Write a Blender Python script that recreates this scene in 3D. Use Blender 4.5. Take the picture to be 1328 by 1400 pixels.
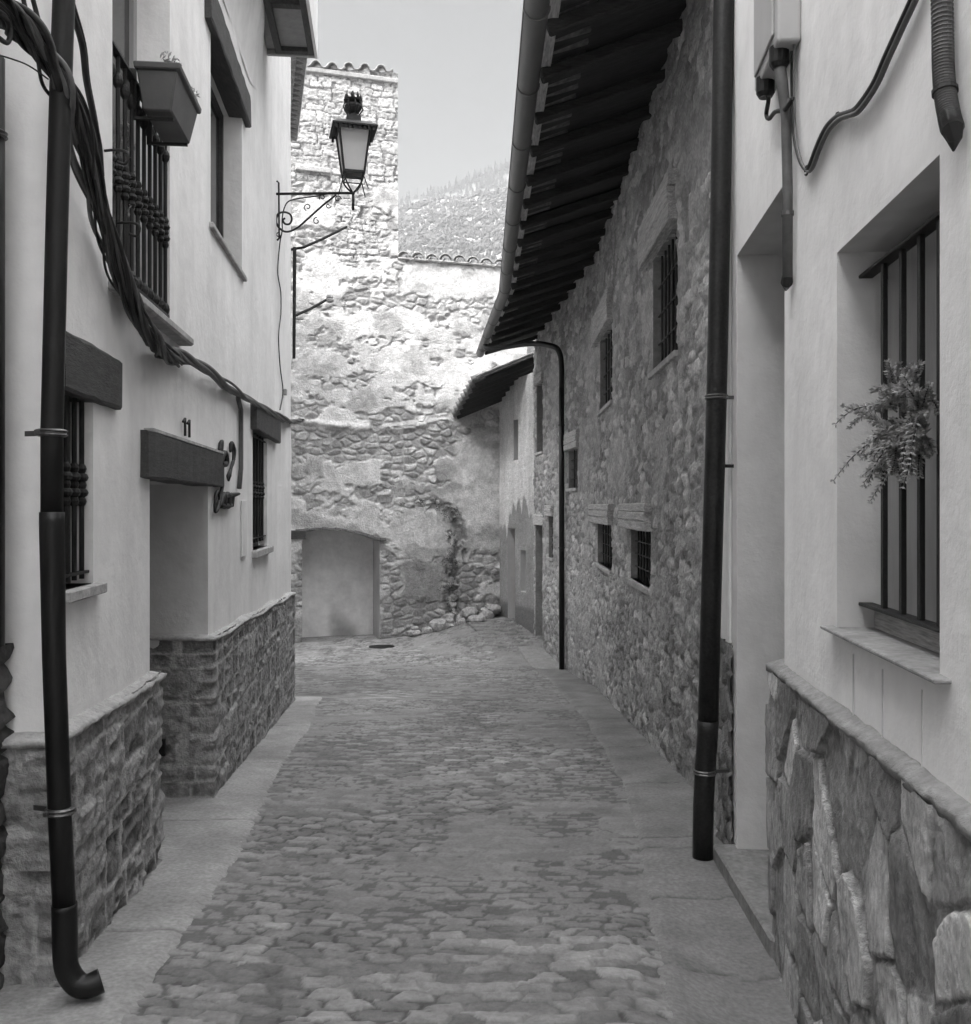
import bpy, math, random
import numpy as np
from mathutils import Vector
R = math.radians
for o in list(bpy.data.objects): bpy.data.objects.remove(o)
sc = bpy.context.scene
COL = sc.collection

# ------------------------------------------------------------------ camera
EYE = 1.6          # eye height over the ground under the camera
FPX = 1300.0       # focal length in photo pixels (photo 1328 x 1400)
HX, HY = 664.0, 693.0
cam_d = bpy.data.cameras.new('camera')
cam = bpy.data.objects.new('camera', cam_d); COL.objects.link(cam)
cam.location = (0, 0, EYE); cam.rotation_euler = (R(90), 0, 0)
cam_d.sensor_fit = 'HORIZONTAL'; cam_d.sensor_width = 36
cam_d.lens = 36 * FPX / 1328
cam_d.shift_y = -7 / 1328
cam_d.clip_start = 0.05; cam_d.clip_end = 6000
sc.camera = cam

# ------------------------------------------------------------------ light
SUN = Vector((-0.62, -0.50, 0.64)).normalized()
w = bpy.data.worlds.new('World'); sc.world = w; w.use_nodes = True
nt = w.node_tree; nt.nodes.clear()
wo = nt.nodes.new('ShaderNodeOutputWorld'); bg = nt.nodes.new('ShaderNodeBackground')
sk = nt.nodes.new('ShaderNodeTexSky'); sk.sky_type = 'NISHITA'; sk.sun_disc = False
sk.sun_elevation = math.asin(SUN.z); sk.sun_rotation = math.atan2(SUN.x, SUN.y) % (2 * math.pi)
sk.dust_density = 2.0
hs = nt.nodes.new('ShaderNodeHueSaturation'); hs.inputs['Saturation'].default_value = 0.02
tcw = nt.nodes.new('ShaderNodeTexCoord'); sxw = nt.nodes.new('ShaderNodeSeparateXYZ')
mrw = nt.nodes.new('ShaderNodeMapRange')
mrw.inputs['From Min'].default_value = 0.52; mrw.inputs['From Max'].default_value = 0.85
mrw.inputs['To Min'].default_value = 0.175; mrw.inputs['To Max'].default_value = 5.4
mixw = nt.nodes.new('ShaderNodeVectorMath'); mixw.operation = 'SCALE'
nt.links.new(sk.outputs['Color'], hs.inputs['Color'])
nt.links.new(tcw.outputs['Generated'], sxw.inputs[0]); nt.links.new(sxw.outputs['Z'], mrw.inputs['Value'])
nt.links.new(hs.outputs['Color'], mixw.inputs[0]); nt.links.new(mrw.outputs['Result'], mixw.inputs['Scale'])
nt.links.new(mixw.outputs['Vector'], bg.inputs['Color'])
bg.inputs['Strength'].default_value = 0.10
nt.links.new(bg.outputs[0], wo.inputs[0])
sd = bpy.data.lights.new('sun', 'SUN'); sd.energy = 1.0; sd.angle = R(10); sd.color = (1.0, 0.985, 0.965)
so = bpy.data.objects.new('sun', sd); COL.objects.link(so)
so.rotation_euler = SUN.to_track_quat('Z', 'Y').to_euler(); so.location = (-30, -30, 40)
sc.view_settings.view_transform = 'Standard'; sc.view_settings.look = 'None'
sc.view_settings.gamma = 1; sc.view_settings.exposure = 2.22

# ------------------------------------------------------------------ materials
def new_mat(name):
    m = bpy.data.materials.new(name); m.use_nodes = True
    return m, m.node_tree, m.node_tree.nodes['Principled BSDF']
def surf(name, base, rough=0.85, var=0.12, scale=3.0, bump=0.2, bscale=40.0, metal=0.0, spec=0.3, attr=False,
         stretch=(1, 1, 1), fine=0.0, tint=(1.0, 0.99, 0.985), bdist=0.01, rvar=0.0, streak=0.0):
    m, t, b = new_mat(name)
    L = t.links.new; N = t.nodes.new
    tc = N('ShaderNodeTexCoord'); mp = N('ShaderNodeMapping'); mp.inputs['Scale'].default_value = stretch
    L(tc.outputs['Object'], mp.inputs['Vector'])
    n1 = N('ShaderNodeTexNoise'); n1.inputs['Scale'].default_value = scale; n1.inputs['Detail'].default_value = 8
    n1.inputs['Roughness'].default_value = 0.62
    L(mp.outputs[0], n1.inputs['Vector'])
    mr = N('ShaderNodeMapRange'); mr.inputs['From Min'].default_value = 0.3; mr.inputs['From Max'].default_value = 0.7
    mr.inputs['To Min'].default_value = 1 - var; mr.inputs['To Max'].default_value = 1 + var
    L(n1.outputs['Fac'], mr.inputs['Value'])
    cur = mr.outputs['Result']
    if fine:
        n3 = N('ShaderNodeTexNoise'); n3.inputs['Scale'].default_value = bscale * 0.8; n3.inputs['Detail'].default_value = 4
        L(mp.outputs[0], n3.inputs['Vector'])
        m3 = N('ShaderNodeMapRange'); m3.inputs['From Min'].default_value = 0.3; m3.inputs['From Max'].default_value = 0.7
        m3.inputs['To Min'].default_value = 1 - fine; m3.inputs['To Max'].default_value = 1 + fine
        L(n3.outputs['Fac'], m3.inputs['Value'])
        mu = N('ShaderNodeMath'); mu.operation = 'MULTIPLY'; L(cur, mu.inputs[0]); L(m3.outputs[0], mu.inputs[1]); cur = mu.outputs[0]
    if streak:
        mp2 = N('ShaderNodeMapping'); mp2.inputs['Scale'].default_value = (2.4, 2.4, 0.4); L(tc.outputs['Object'], mp2.inputs['Vector'])
        n4 = N('ShaderNodeTexNoise'); n4.inputs['Scale'].default_value = 1.6; n4.inputs['Detail'].default_value = 6; L(mp2.outputs[0], n4.inputs['Vector'])
        m4 = N('ShaderNodeMapRange'); m4.inputs['From Min'].default_value = 0.45; m4.inputs['From Max'].default_value = 0.75
        m4.inputs['To Min'].default_value = 1; m4.inputs['To Max'].default_value = 1 - streak
        L(n4.outputs['Fac'], m4.inputs['Value'])
        mu = N('ShaderNodeMath'); mu.operation = 'MULTIPLY'; L(cur, mu.inputs[0]); L(m4.outputs[0], mu.inputs[1]); cur = mu.outputs[0]
    if attr:
        at = N('ShaderNodeAttribute'); at.attribute_name = 'tone'
        mu = N('ShaderNodeMath'); mu.operation = 'MULTIPLY'; L(cur, mu.inputs[0]); L(at.outputs['Fac'], mu.inputs[1]); cur = mu.outputs[0]
    else:
        mu = N('ShaderNodeMath'); mu.operation = 'MULTIPLY'; L(cur, mu.inputs[0]); mu.inputs[1].default_value = base; cur = mu.outputs[0]
    cb = N('ShaderNodeCombineColor')
    for i, c in enumerate(tint):
        mm = N('ShaderNodeMath'); mm.operation = 'MULTIPLY'; mm.inputs[1].default_value = c; L(cur, mm.inputs[0]); L(mm.outputs[0], cb.inputs[i])
    L(cb.outputs[0], b.inputs['Base Color'])
    b.inputs['Roughness'].default_value = rough; b.inputs['Metallic'].default_value = metal
    b.inputs['Specular IOR Level'].default_value = spec
    if rvar:
        m5 = N('ShaderNodeMapRange'); m5.inputs['To Min'].default_value = rough - rvar; m5.inputs['To Max'].default_value = rough + rvar
        L(n1.outputs['Fac'], m5.inputs['Value']); L(m5.outputs[0], b.inputs['Roughness'])
    if bump:
        n2 = N('ShaderNodeTexNoise'); n2.inputs['Scale'].default_value = bscale; n2.inputs['Detail'].default_value = 6
        n2.inputs['Roughness'].default_value = 0.65; L(mp.outputs[0], n2.inputs['Vector'])
        bp = N('ShaderNodeBump'); bp.inputs['Strength'].default_value = bump; bp.inputs['Distance'].default_value = bdist
        L(n2.outputs['Fac'], bp.inputs['Height']); L(bp.outputs[0], b.inputs['Normal'])
    return m
def mast(name, **k):
    return surf(name, 1, 0.95, 0.14, 9, 1.0, 38, attr=True, fine=0.22, bdist=0.018, **k)
M = dict(
    plaster=surf('white_plaster', 0.84, 0.9, 0.10, 0.9, 0.35, 11, fine=0.04, streak=0.10, bdist=0.02),
    plaster_r=surf('cream_plaster', 0.80, 0.9, 0.10, 1.0, 0.35, 11, fine=0.04, streak=0.07, bdist=0.02),
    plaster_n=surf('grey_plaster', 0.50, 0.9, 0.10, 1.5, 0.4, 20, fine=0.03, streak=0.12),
    masonry=mast('masonry'),
    slab=surf('slab_stone', 1, 0.85, 0.14, 6, 1.0, 50, attr=True, fine=0.26, stretch=(1, 1, 0.7), bdist=0.015),
    backwall=surf('weathered_wall', 1, 0.95, 0.16, 5, 1.0, 26, attr=True, fine=0.16, bdist=0.03),
    cobble=surf('cobbles', 1, 0.72, 0.14, 5, 0.8, 60, attr=True, fine=0.14, bdist=0.008, rvar=0.12, spec=0.35),
    concrete=surf('concrete', 0.30, 0.85, 0.24, 2.6, 0.8, 55, fine=0.20, bdist=0.008, attr=True),
    earth=surf('earth', 0.2, 0.95, 0.2, 1, 0.6, 12, fine=0.15),
    cement=surf('cement_ledge', 0.42, 0.95, 0.25, 8, 0.9, 45, fine=0.15, bdist=0.012),
    cement_d=surf('grey_cement', 0.27, 0.95, 0.25, 8, 0.8, 45, fine=0.15, bdist=0.010),
    plaster_shaded=surf('shaded_plaster', 0.58, 0.9, 0.10, 1.0, 0.35, 11, fine=0.05, streak=0.10, bdist=0.02),  # wall plaster darkened in colour to deepen the shade inside door and window openings
    wood_dark=surf('dark_beam', 0.06, 0.65, 0.3, 6, 0.7, 22, stretch=(6, 0.7, 6), fine=0.25, bdist=0.01),
    wood_old=surf('old_plank', 0.46, 0.85, 0.3, 5, 0.8, 22, stretch=(4, 0.5, 9), fine=0.3, bdist=0.01),
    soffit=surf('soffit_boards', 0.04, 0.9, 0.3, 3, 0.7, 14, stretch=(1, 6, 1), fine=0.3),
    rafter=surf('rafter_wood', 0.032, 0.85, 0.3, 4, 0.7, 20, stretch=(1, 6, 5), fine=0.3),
    iron=surf('wrought_iron', 0.014, 0.55, 0.2, 20, 0.4, 90, spec=0.3),
    pipe=surf('dark_pipe', 0.010, 0.42, 0.35, 5, 0.2, 50, spec=0.3, rvar=0.14, streak=0.2),
    pipe_s=surf('speckled_pipe', 0.014, 0.45, 0.4, 6, 0.3, 70, spec=0.3, rvar=0.14, fine=0.5),
    gutter=surf('zinc_gutter', 0.13, 0.45, 0.2, 3, 0.15, 40, metal=0.35, spec=0.5, rvar=0.1),
    clamp=surf('clamp_metal', 0.12, 0.4, 0.15, 20, 0.1, 60, metal=0.7),
    cable=surf('black_cable', 0.018, 0.55, 0.3, 12, 0.2, 60, spec=0.35),
    cable_g=surf('grey_cable', 0.10, 0.6, 0.3, 12, 0.2, 60, spec=0.4),
    shutter=surf('grey_shutter', 0.30, 0.6, 0.15, 3, 0.2, 30, stretch=(4, 4, 0.6)),
    door=surf('dark_door', 0.10, 0.6, 0.25, 4, 0.4, 20, stretch=(5, 5, 0.6)),
    tile=surf('roof_tile', 0.36, 0.9, 0.35, 3, 0.7, 30, fine=0.2),
    tile_d=surf('old_roof_tile', 0.17, 0.9, 0.4, 3, 0.7, 30, fine=0.25),
    box=surf('box_enamel', 0.42, 0.5, 0.1, 3, 0.15, 30, spec=0.4),
    planter=surf('planter_dark', 0.10, 0.6, 0.15, 6, 0.2, 60),
    leaf=surf('sprig_leaf', 0.30, 0.7, 0.35, 14, 0.1, 60),
    leaf_p=surf('dry_flower', 0.26, 0.8, 0.35, 14, 0.1, 60),
    lampglass=surf('milk_glass', 0.50, 0.25, 0.05, 3, 0.0, 30, spec=0.5),
    alcove=surf('alcove_plaster', 1, 0.95, 0.12, 3, 0.5, 14, attr=True, fine=0.05, bdist=0.02),
    hill=surf('hill_scrub', 0.21, 0.95, 0.5, 0.06, 0.0, 1, fine=0.0),
    hill2=surf('far_hill', 0.15, 0.95, 0.3, 0.02, 0.0, 1),
    tree=surf('tree_needles', 0.035, 0.9, 0.3, 0.5, 0.0, 1),
    scrub=surf('scrub_leaves', 0.09, 0.9, 0.5, 0.1, 0.0, 1),
)
mg, tg, bgl = new_mat('window_glass')
bgl.inputs['Base Color'].default_value = (0.03, 0.03, 0.03, 1); bgl.inputs['Roughness'].default_value = 0.08
M['glass'] = mg

# ------------------------------------------------------------------ helpers
def tag(o, label=None, cat=None, group=None, kind=None):
    if label: o['label'] = label
    if cat: o['category'] = cat
    if group: o['group'] = group
    if kind: o['kind'] = kind
    return o
def thing(name, label, cat, loc=(0, 0, 0), group=None):
    o = bpy.data.objects.new(name, None); COL.objects.link(o); o.location = loc; o.empty_display_size = 0.2
    return tag(o, label, cat, group)
class MB:
    def __init__(s): s.v = []; s.f = []
    def add(s, vs, fs):
        b = len(s.v); s.v += [tuple(p) for p in vs]; s.f += [tuple(i + b for i in f) for f in fs]; return s
    def hexa(s, p):    # 8 points: bottom 4 ccw, top 4
        return s.add(p, [(3, 2, 1, 0), (4, 5, 6, 7), (0, 1, 5, 4), (1, 2, 6, 5), (2, 3, 7, 6), (3, 0, 4, 7)])
    def box(s, x0, x1, y0, y1, z0, z1):
        return s.hexa([(x0, y0, z0), (x1, y0, z0), (x1, y1, z0), (x0, y1, z0), (x0, y0, z1), (x1, y0, z1), (x1, y1, z1), (x0, y1, z1)])
    def beam(s, a, b, wd, ht, up=(0, 0, 1)):   # box along a-b
        a = Vector(a); b = Vector(b); d = (b - a).normalized(); u = Vector(up); sd_ = d.cross(u).normalized(); u = sd_.cross(d)
        p = []
        for e in (a, b):
            p += [e - sd_ * wd / 2 - u * ht / 2, e + sd_ * wd / 2 - u * ht / 2, e + sd_ * wd / 2 + u * ht / 2, e - sd_ * wd / 2 + u * ht / 2]
        return s.add(p, [(0, 1, 2, 3), (7, 6, 5, 4), (0, 4, 5, 1), (1, 5, 6, 2), (2, 6, 7, 3), (3, 7, 4, 0)])
    def tube(s, pts, r, n=10, caps=True, smoothpts=0):
        pts = [Vector(p) for p in pts]
        if smoothpts: pts = spline(pts, smoothpts)
        k = len(pts); rr = r if hasattr(r, '__len__') else [r] * k
        if len(rr) != k: rr = list(np.interp(np.linspace(0, 1, k), np.linspace(0, 1, len(rr)), rr))
        prev = None; b = len(s.v)
        for i, p in enumerate(pts):
            t = (pts[min(i + 1, k - 1)] - pts[max(i - 1, 0)])
            t = t.normalized() if t.length > 1e-9 else Vector((0, 0, 1))
            if prev is None:
                a = Vector((0, 0, 1)) if abs(t.z) < 0.9 else Vector((1, 0, 0)); nrm = t.cross(a).normalized()
            else:
                nrm = (prev - t * prev.dot(t)); nrm = nrm.normalized() if nrm.length > 1e-6 else prev
            prev = nrm; bn = t.cross(nrm)
            for j in range(n):
                a = 2 * math.pi * j / n; s.v.append(tuple(p + (nrm * math.cos(a) + bn * math.sin(a)) * rr[i]))
        for i in range(k - 1):
            for j in range(n):
                s.f.append((b + i * n + j, b + i * n + (j + 1) % n, b + (i + 1) * n + (j + 1) % n, b + (i + 1) * n + j))
        if caps:
            s.f.append(tuple(b + j for j in reversed(range(n)))); s.f.append(tuple(b + (k - 1) * n + j for j in range(n)))
        return s
    def lathe(s, c, prof, n=14, sq=False):    # prof: (r,z)
        b = len(s.v); k = len(prof)
        for r, z in prof:
            for j in range(n):
                a = 2 * math.pi * (j + 0.5) / n; q = r
                s.v.append((c[0] + q * math.cos(a), c[1] + q * math.sin(a), c[2] + z))
        for i in range(k - 1):
            for j in range(n):
                s.f.append((b + i * n + j, b + i * n + (j + 1) % n, b + (i + 1) * n + (j + 1) % n, b + (i + 1) * n + j))
        s.f.append(tuple(b + j for j in reversed(range(n)))); s.f.append(tuple(b + (k - 1) * n + j for j in range(n)))
        return s
    def build(s, name, mat, parent=None, smooth=False, bevel=0, seg=1):
        me = bpy.data.meshes.new(name); me.from_pydata(s.v, [], s.f); me.validate(); me.update()
        o = bpy.data.objects.new(name, me); COL.objects.link(o); me.materials.append(mat)
        if smooth: me.polygons.foreach_set('use_smooth', [True] * len(me.polygons))
        if parent is not None:
            o.parent = parent; o.matrix_parent_inverse = parent.matrix_basis.inverted() if parent.type == 'EMPTY' else o.matrix_parent_inverse
        if bevel:
            bm = o.modifiers.new('bevel', 'BEVEL'); bm.width = bevel; bm.segments = seg; bm.limit_method = 'ANGLE'
        return o
def spline(pts, sub):
    out = []
    n = len(pts)
    for i in range(n - 1):
        p0 = pts[max(i - 1, 0)]; p1 = pts[i]; p2 = pts[i + 1]; p3 = pts[min(i + 2, n - 1)]
        for j in range(sub):
            t = j / sub
            out.append(0.5 * ((2 * p1) + (p2 - p0) * t + (2 * p0 - 5 * p1 + 4 * p2 - p3) * t * t + (3 * p1 - p0 - 3 * p2 + p3) * t ** 3))
    out.append(pts[-1]); return out

# numpy noise
def h2(ix, iy, seed=0):
    ix = np.asarray(ix).astype(np.int64).astype(np.uint64); iy = np.asarray(iy).astype(np.int64).astype(np.uint64)
    with np.errstate(over='ignore'):
        n = ix * np.uint64(0x9E3779B97F4A7C15) ^ (iy + np.uint64(seed * 7919 + 13)) * np.uint64(0xC2B2AE3D27D4EB4F)
        n ^= n >> np.uint64(29); n *= np.uint64(0xBF58476D1CE4E5B9); n ^= n >> np.uint64(32); n *= np.uint64(0x94D049BB133111EB); n ^= n >> np.uint64(31)
    return (n >> np.uint64(40)).astype(float) / float(1 << 24)
def vn(x, y, seed=0):
    ix = np.floor(x); iy = np.floor(y); fx = x - ix; fy = y - iy
    fx = fx * fx * (3 - 2 * fx); fy = fy * fy * (3 - 2 * fy)
    a = h2(ix, iy, seed); b = h2(ix + 1, iy, seed); c = h2(ix, iy + 1, seed); d = h2(ix + 1, iy + 1, seed)
    return (a * (1 - fx) + b * fx) * (1 - fy) + (c * (1 - fx) + d * fx) * fy
def fbm(x, y, seed=0, o=4):
    r = 0; a = 0.5; t = 0
    for i in range(o): r = r + a * vn(x, y, seed + i); t += a; a *= 0.5; x = x * 2.03 + 5.1; y = y * 2.03 + 1.7
    return r / t
def sstep(x, a, b):
    t = np.clip((x - a) / (b - a), 0, 1); return t * t * (3 - 2 * t)
def worley(u, v, seed=0, jit=0.85):
    iu = np.floor(u); iv = np.floor(v)
    f1 = np.full(u.shape, 9.0); f2 = np.full(u.shape, 9.0); idn = np.zeros(u.shape); dx1 = np.zeros(u.shape); dy1 = np.zeros(u.shape)
    for a in (-1, 0, 1):
        for b in (-1, 0, 1):
            cu = iu + a; cv = iv + b
            px = cu + 0.5 + (h2(cu, cv, seed) - 0.5) * jit; py = cv + 0.5 + (h2(cu, cv, seed + 1) - 0.5) * jit
            d = np.hypot(u - px, v - py); cid = h2(cu, cv, seed + 2)
            near = d < f1
            f2 = np.where(near, f1, np.minimum(f2, d)); dx1 = np.where(near, u - px, dx1); dy1 = np.where(near, v - py, dy1)
            idn = np.where(near, cid, idn); f1 = np.where(near, d, f1)
    return f1, f2, idn, dx1, dy1

class Wall:
    """polyline on the ground; n>0 is towards the street. side=+1: street on the right of the walking direction."""
    def __init__(s, pts, side=1):
        s.p = [Vector(q) for q in pts]; s.side = side; s.cum = [0]
        for a, b in zip(s.p, s.p[1:]): s.cum.append(s.cum[-1] + (b - a).length)
        s.nr = []
        for a, b in zip(s.p, s.p[1:]):
            d = (b - a).normalized(); s.nr.append(Vector((d.y, -d.x)) * side)
    def at(s, q, n=0.0):
        k = 0
        while k < len(s.nr) - 1 and q > s.cum[k + 1] + 1e-6: k += 1
        a = s.p[k]; d = (s.p[k + 1] - a).normalized(); nn = s.nr[k]
        if k < len(s.nr) - 1 and abs(q - s.cum[k + 1]) < 1e-6:
            m = (s.nr[k] + s.nr[k + 1]); m = m / (1 + s.nr[k].dot(s.nr[k + 1])) if (1 + s.nr[k].dot(s.nr[k + 1])) > 0.2 else s.nr[k]
            nn = m
        c = a + d * (q - s.cum[k]) + nn * n
        return (c.x, c.y)
    def P(s, q, z, n=0.0):
        x, y = s.at(q, n); return (x, y, z)
    def s_of_y(s, y):
        for k, (a, b) in enumerate(zip(s.p, s.p[1:])):
            if min(a.y, b.y) - 1e-9 <= y <= max(a.y, b.y) + 1e-9 and abs(b.y - a.y) > 0.3:
                return s.cum[k] + (y - a.y) / (b.y - a.y) * (b - a).length
        a, b = s.p[0], s.p[1]
        return (y - a.y) / (b.y - a.y) * (b - a).length
    def hexa(s, mb, s0, s1, z0, z1, n0, n1):
        pts = [s.P(s0, z0, n0), s.P(s0, z0, n1), s.P(s1, z0, n1), s.P(s1, z0, n0)]
        pts += [(p[0], p[1], z1) for p in pts]
        return mb.hexa(pts)
    def surface(s, name, ss, zs, hf, mat, parent, keep=None, smooth=True, base=0.0):
        ss = np.asarray(ss); zs = np.asarray(zs); S, Z = np.meshgrid(ss, zs, indexing='ij')
        h, tone = hf(S, Z)
        h = np.broadcast_to(h, S.shape) + base; tone = np.broadcast_to(tone, S.shape)
        P0 = np.array([s.at(q, 0) for q in ss]); P1 = np.array([s.at(q, 1) for q in ss]); Nn = P1 - P0
        X = P0[:, None, 0] + Nn[:, None, 0] * h; Y = P0[:, None, 1] + Nn[:, None, 1] * h
        V = np.stack([X, Y, Z], -1).reshape(-1, 3)
        ns, nz = S.shape
        I, J = np.meshgrid(np.arange(ns - 1), np.arange(nz - 1), indexing='ij')
        a = I * nz + J; F = np.stack([a, a + nz, a + nz + 1, a + 1], -1)
        if s.side < 0: F = F[..., ::-1]
        if keep is not None:
            Sc = (ss[:-1] + ss[1:]) / 2; Zc = (zs[:-1] + zs[1:]) / 2
            Sg, Zg = np.meshgrid(Sc, Zc, indexing='ij'); F = F[keep(Sg, Zg)]
        F = F.reshape(-1, 4)
        return np_mesh(name, V, F, tone.reshape(-1), mat, parent, smooth)
def np_mesh(name, V, F, tone, mat, parent=None, smooth=True):
    used = np.zeros(len(V), bool); used[F.reshape(-1)] = True
    idx = np.cumsum(used) - 1; V = V[used]; F = idx[F]
    me = bpy.data.meshes.new(name)
    me.vertices.add(len(V)); me.vertices.foreach_set('co', V.astype(np.float32).reshape(-1))
    me.loops.add(F.size); me.loops.foreach_set('vertex_index', F.astype(np.int32).reshape(-1))
    me.polygons.add(len(F)); me.polygons.foreach_set('loop_start', np.arange(0, F.size, 4, dtype=np.int32))
    me.update(calc_edges=True)
    me.polygons.foreach_set('use_smooth', np.full(len(F), smooth))
    if tone is not None:
        at = me.attributes.new('tone', 'FLOAT', 'POINT'); at.data.foreach_set('value', tone[used].astype(np.float32))
    me.materials.append(mat); me.update()
    o = bpy.data.objects.new(name, me); COL.objects.link(o)
    if parent is not None:
        o.parent = parent; o.matrix_parent_inverse = parent.matrix_basis.inverted()
    return o
def lin(a, b, step, extra=()):
    base = list(np.linspace(a, b, max(2, int(round((b - a) / step)) + 1)))
    ex = [e for e in extra if a + 1e-6 < e < b - 1e-6]
    out = [q for q in base if all(abs(q - e) > step * 0.45 for e in ex) or q in (base[0], base[-1])] + ex
    return np.array(sorted(set(out)))
def not_holes(holes):
    def k(S, Z):
        m = np.ones(S.shape, bool)
        for (a, b, c, d) in holes: m &= ~((S > a) & (S < b) & (Z > c) & (Z < d))
        return m
    return k
def hole_damp(S, Z, holes, r=0.05):
    f = np.ones(S.shape)
    for (a, b, c, d) in holes:
        dx = np.maximum(np.maximum(a - S, S - b), 0); dz = np.maximum(np.maximum(c - Z, Z - d), 0)
        f = np.minimum(f, sstep(np.hypot(dx, dz), 0, r))
    return f
def reveal(mb, W, hole, depth, n0=0.0, bottom=True):
    a, b, c, d = hole
    def q(s0, z0, s1, z1):
        mb.add([W.P(s0, z0, n0), W.P(s1, z1, n0), W.P(s1, z1, -depth), W.P(s0, z0, -depth)], [(0, 1, 2, 3)])
    q(a, c, a, d); q(b, c, b, d); q(a, d, b, d)
    if bottom: q(a, c, b, c)

# styles: return height, tone
def coursed(rowh, colw, depth, seed, stone=(0.16, 0.30), mortar=0.36, rough=0.012, wob=0.02, joint=0.022, raised=0.0):
    def f(U, Z):
        u = U + wob * 2 * (fbm(U * 3, Z * 3, seed) - 0.5); z = Z + wob * 2 * (fbm(U * 2.2 + 9, Z * 2.2, seed + 5) - 0.5)
        # variable row heights
        zz = z / rowh; zz = zz + 0.28 * np.sin(zz * 2.1 + seed); row = np.floor(zz); fv = zz - row
        off = h2(row, row * 0, seed + 3) * 7
        wv = colw * (0.75 + 0.5 * h2(row, row * 0 + 4, seed + 3))
        uu = u / wv + off; c = np.floor(uu); e0 = c + (h2(c, row, seed + 8) - 0.5) * 0.5
        c = np.where(uu < e0, c - 1, c); a = c + (h2(c, row, seed + 8) - 0.5) * 0.5; b = c + 1 + (h2(c + 1, row, seed + 8) - 0.5) * 0.5
        d = np.minimum(np.minimum(uu - a, b - uu) * wv, np.minimum(fv, 1 - fv) * rowh)
        d = d + 0.010 * (fbm(U * 22, Z * 22, seed + 11, 2) - 0.5)
        pr = sstep(d, joint * 0.45, joint * 1.0)
        rid = h2(c, row, seed + 20)
        ti = (h2(c, row, seed + 21) - 0.5) * (uu - (a + b) / 2) * 0.03 + (h2(c, row, seed + 22) - 0.5) * (fv - 0.5) * 0.03
        rn = 0.5 - np.abs(2 * fbm(U * 7 + rid * 31, Z * 9, seed + 30, 5) - 1) * 1.6
        h = pr * (depth * (0.35 + 0.65 * rid) + ti + rough * 2 * rn) + 0.006 * (fbm(U * 30, Z * 30, seed + 31, 2) - 0.5)
        tone = mortar * (0.9 + 0.3 * (fbm(U * 9, Z * 9, seed + 32) - 0.5)) * (1 - pr) + pr * (stone[0] + (stone[1] - stone[0]) * rid) * (1 + 0.7 * rn)
        h = h + (1 - pr) * raised * (0.5 + fbm(U * 11, Z * 11, seed + 40, 3))
        return h, tone
    return f
def rubble(su, sz, depth, seed, stone=(0.18, 0.38), mortar=0.30, rough=0.012, edge=0.12):
    def f(U, Z):
        u = U / su + 0.30 * (fbm(U * 3, Z * 3, seed) - 0.5) + 0.14 * (fbm(U * 16, Z * 16, seed + 3, 2) - 0.5); v = Z / sz + 0.30 * (fbm(U * 5 + 7, Z * 5, seed + 1) - 0.5)
        f1, f2, rid, dx, dy = worley(u, v, seed + 2)
        r2 = (rid * 7.31) % 1; r3 = (rid * 13.7) % 1
        pr = sstep(f2 - f1, edge * 0.3, edge * 1.9)
        rn = fbm(U * 9 + rid * 31, Z * 9, seed + 30, 4) - 0.5
        h = pr * (depth * (0.3 + 0.7 * rid) + rough * 2 * rn + (r2 - 0.5) * dx * depth + (r3 - 0.5) * dy * depth) 
        tone = mortar * (1 + 0.5 * (fbm(U * 9, Z * 9, seed + 32) - 0.5)) * (1 - pr) + pr * (stone[0] + (stone[1] - stone[0]) * r2 ** 1.5) * (1 + 0.6 * rn)
        return h, tone
    return f
def plaster_h(amp, seed):
    def f(U, Z):
        return amp * (fbm(U * 1.6, Z * 1.6, seed, 4) - 0.5) * 2, U * 0 + 1.0
    return f

def PX(px, py, Y):     # world point at depth Y seen at photo pixel
    return (Y * (px - HX) / FPX, Y, EYE + (HY - py) * Y / FPX)

# ------------------------------------------------------------------ terrain
def g(x, y):
    x = np.asarray(x, float); y = np.asarray(y, float)
    b = -0.088 * np.clip(y, -30, 17) - 0.088 * 2.8 * (1 - np.exp(-np.clip(y - 17, 0, 60) / 2.8))
    lift = sstep(y, 19.2, 24.6) * (0.04 + 0.50 * sstep(x, -2.6, 0.6))
    low = 0.16 * sstep(x, 0.5, 1.2) * np.clip((5.6 - y) / 1.7, 0, 1)
    return b + lift - low
def gf(x, y): return float(g(x, y))
LX = lambda y: -1.363 - 0.105 * y
RX = lambda y: 0.960 + 0.0908 * y
def LY(px, n=0.0): return (1.363 - n) / ((HX - px) / FPX - 0.105)
def RY(px, n=0.0): return (0.960 - n) / ((px - HX) / FPX - 0.0908)
def stone_x(y):
    return float(np.interp(y, [6.2, 15.7, 18.8, 22.2], [1.637, 1.823, 1.575, 1.15]))

# far ground sheet
xs = np.array(sorted(list(np.linspace(-12, 12, 49)) + [-900, -300, -80, -30, 30, 80, 300, 900]))
ys = np.array(sorted(list(np.linspace(-12, 30, 85)) + [-300, -60, 60, 200, 600, 1500]))
Xg, Yg = np.meshgrid(xs, ys, indexing='ij')
V = np.stack([Xg, Yg, g(Xg, Yg) - 0.05], -1).reshape(-1, 3)
n1, n2 = Xg.shape; I, J = np.meshgrid(np.arange(n1 - 1), np.arange(n2 - 1), indexing='ij'); a = I * n2 + J
o = np_mesh('ground', V, np.stack([a, a + n2, a + n2 + 1, a + 1], -1).reshape(-1, 4), None, M['earth']); tag(o, kind='structure')

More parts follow.
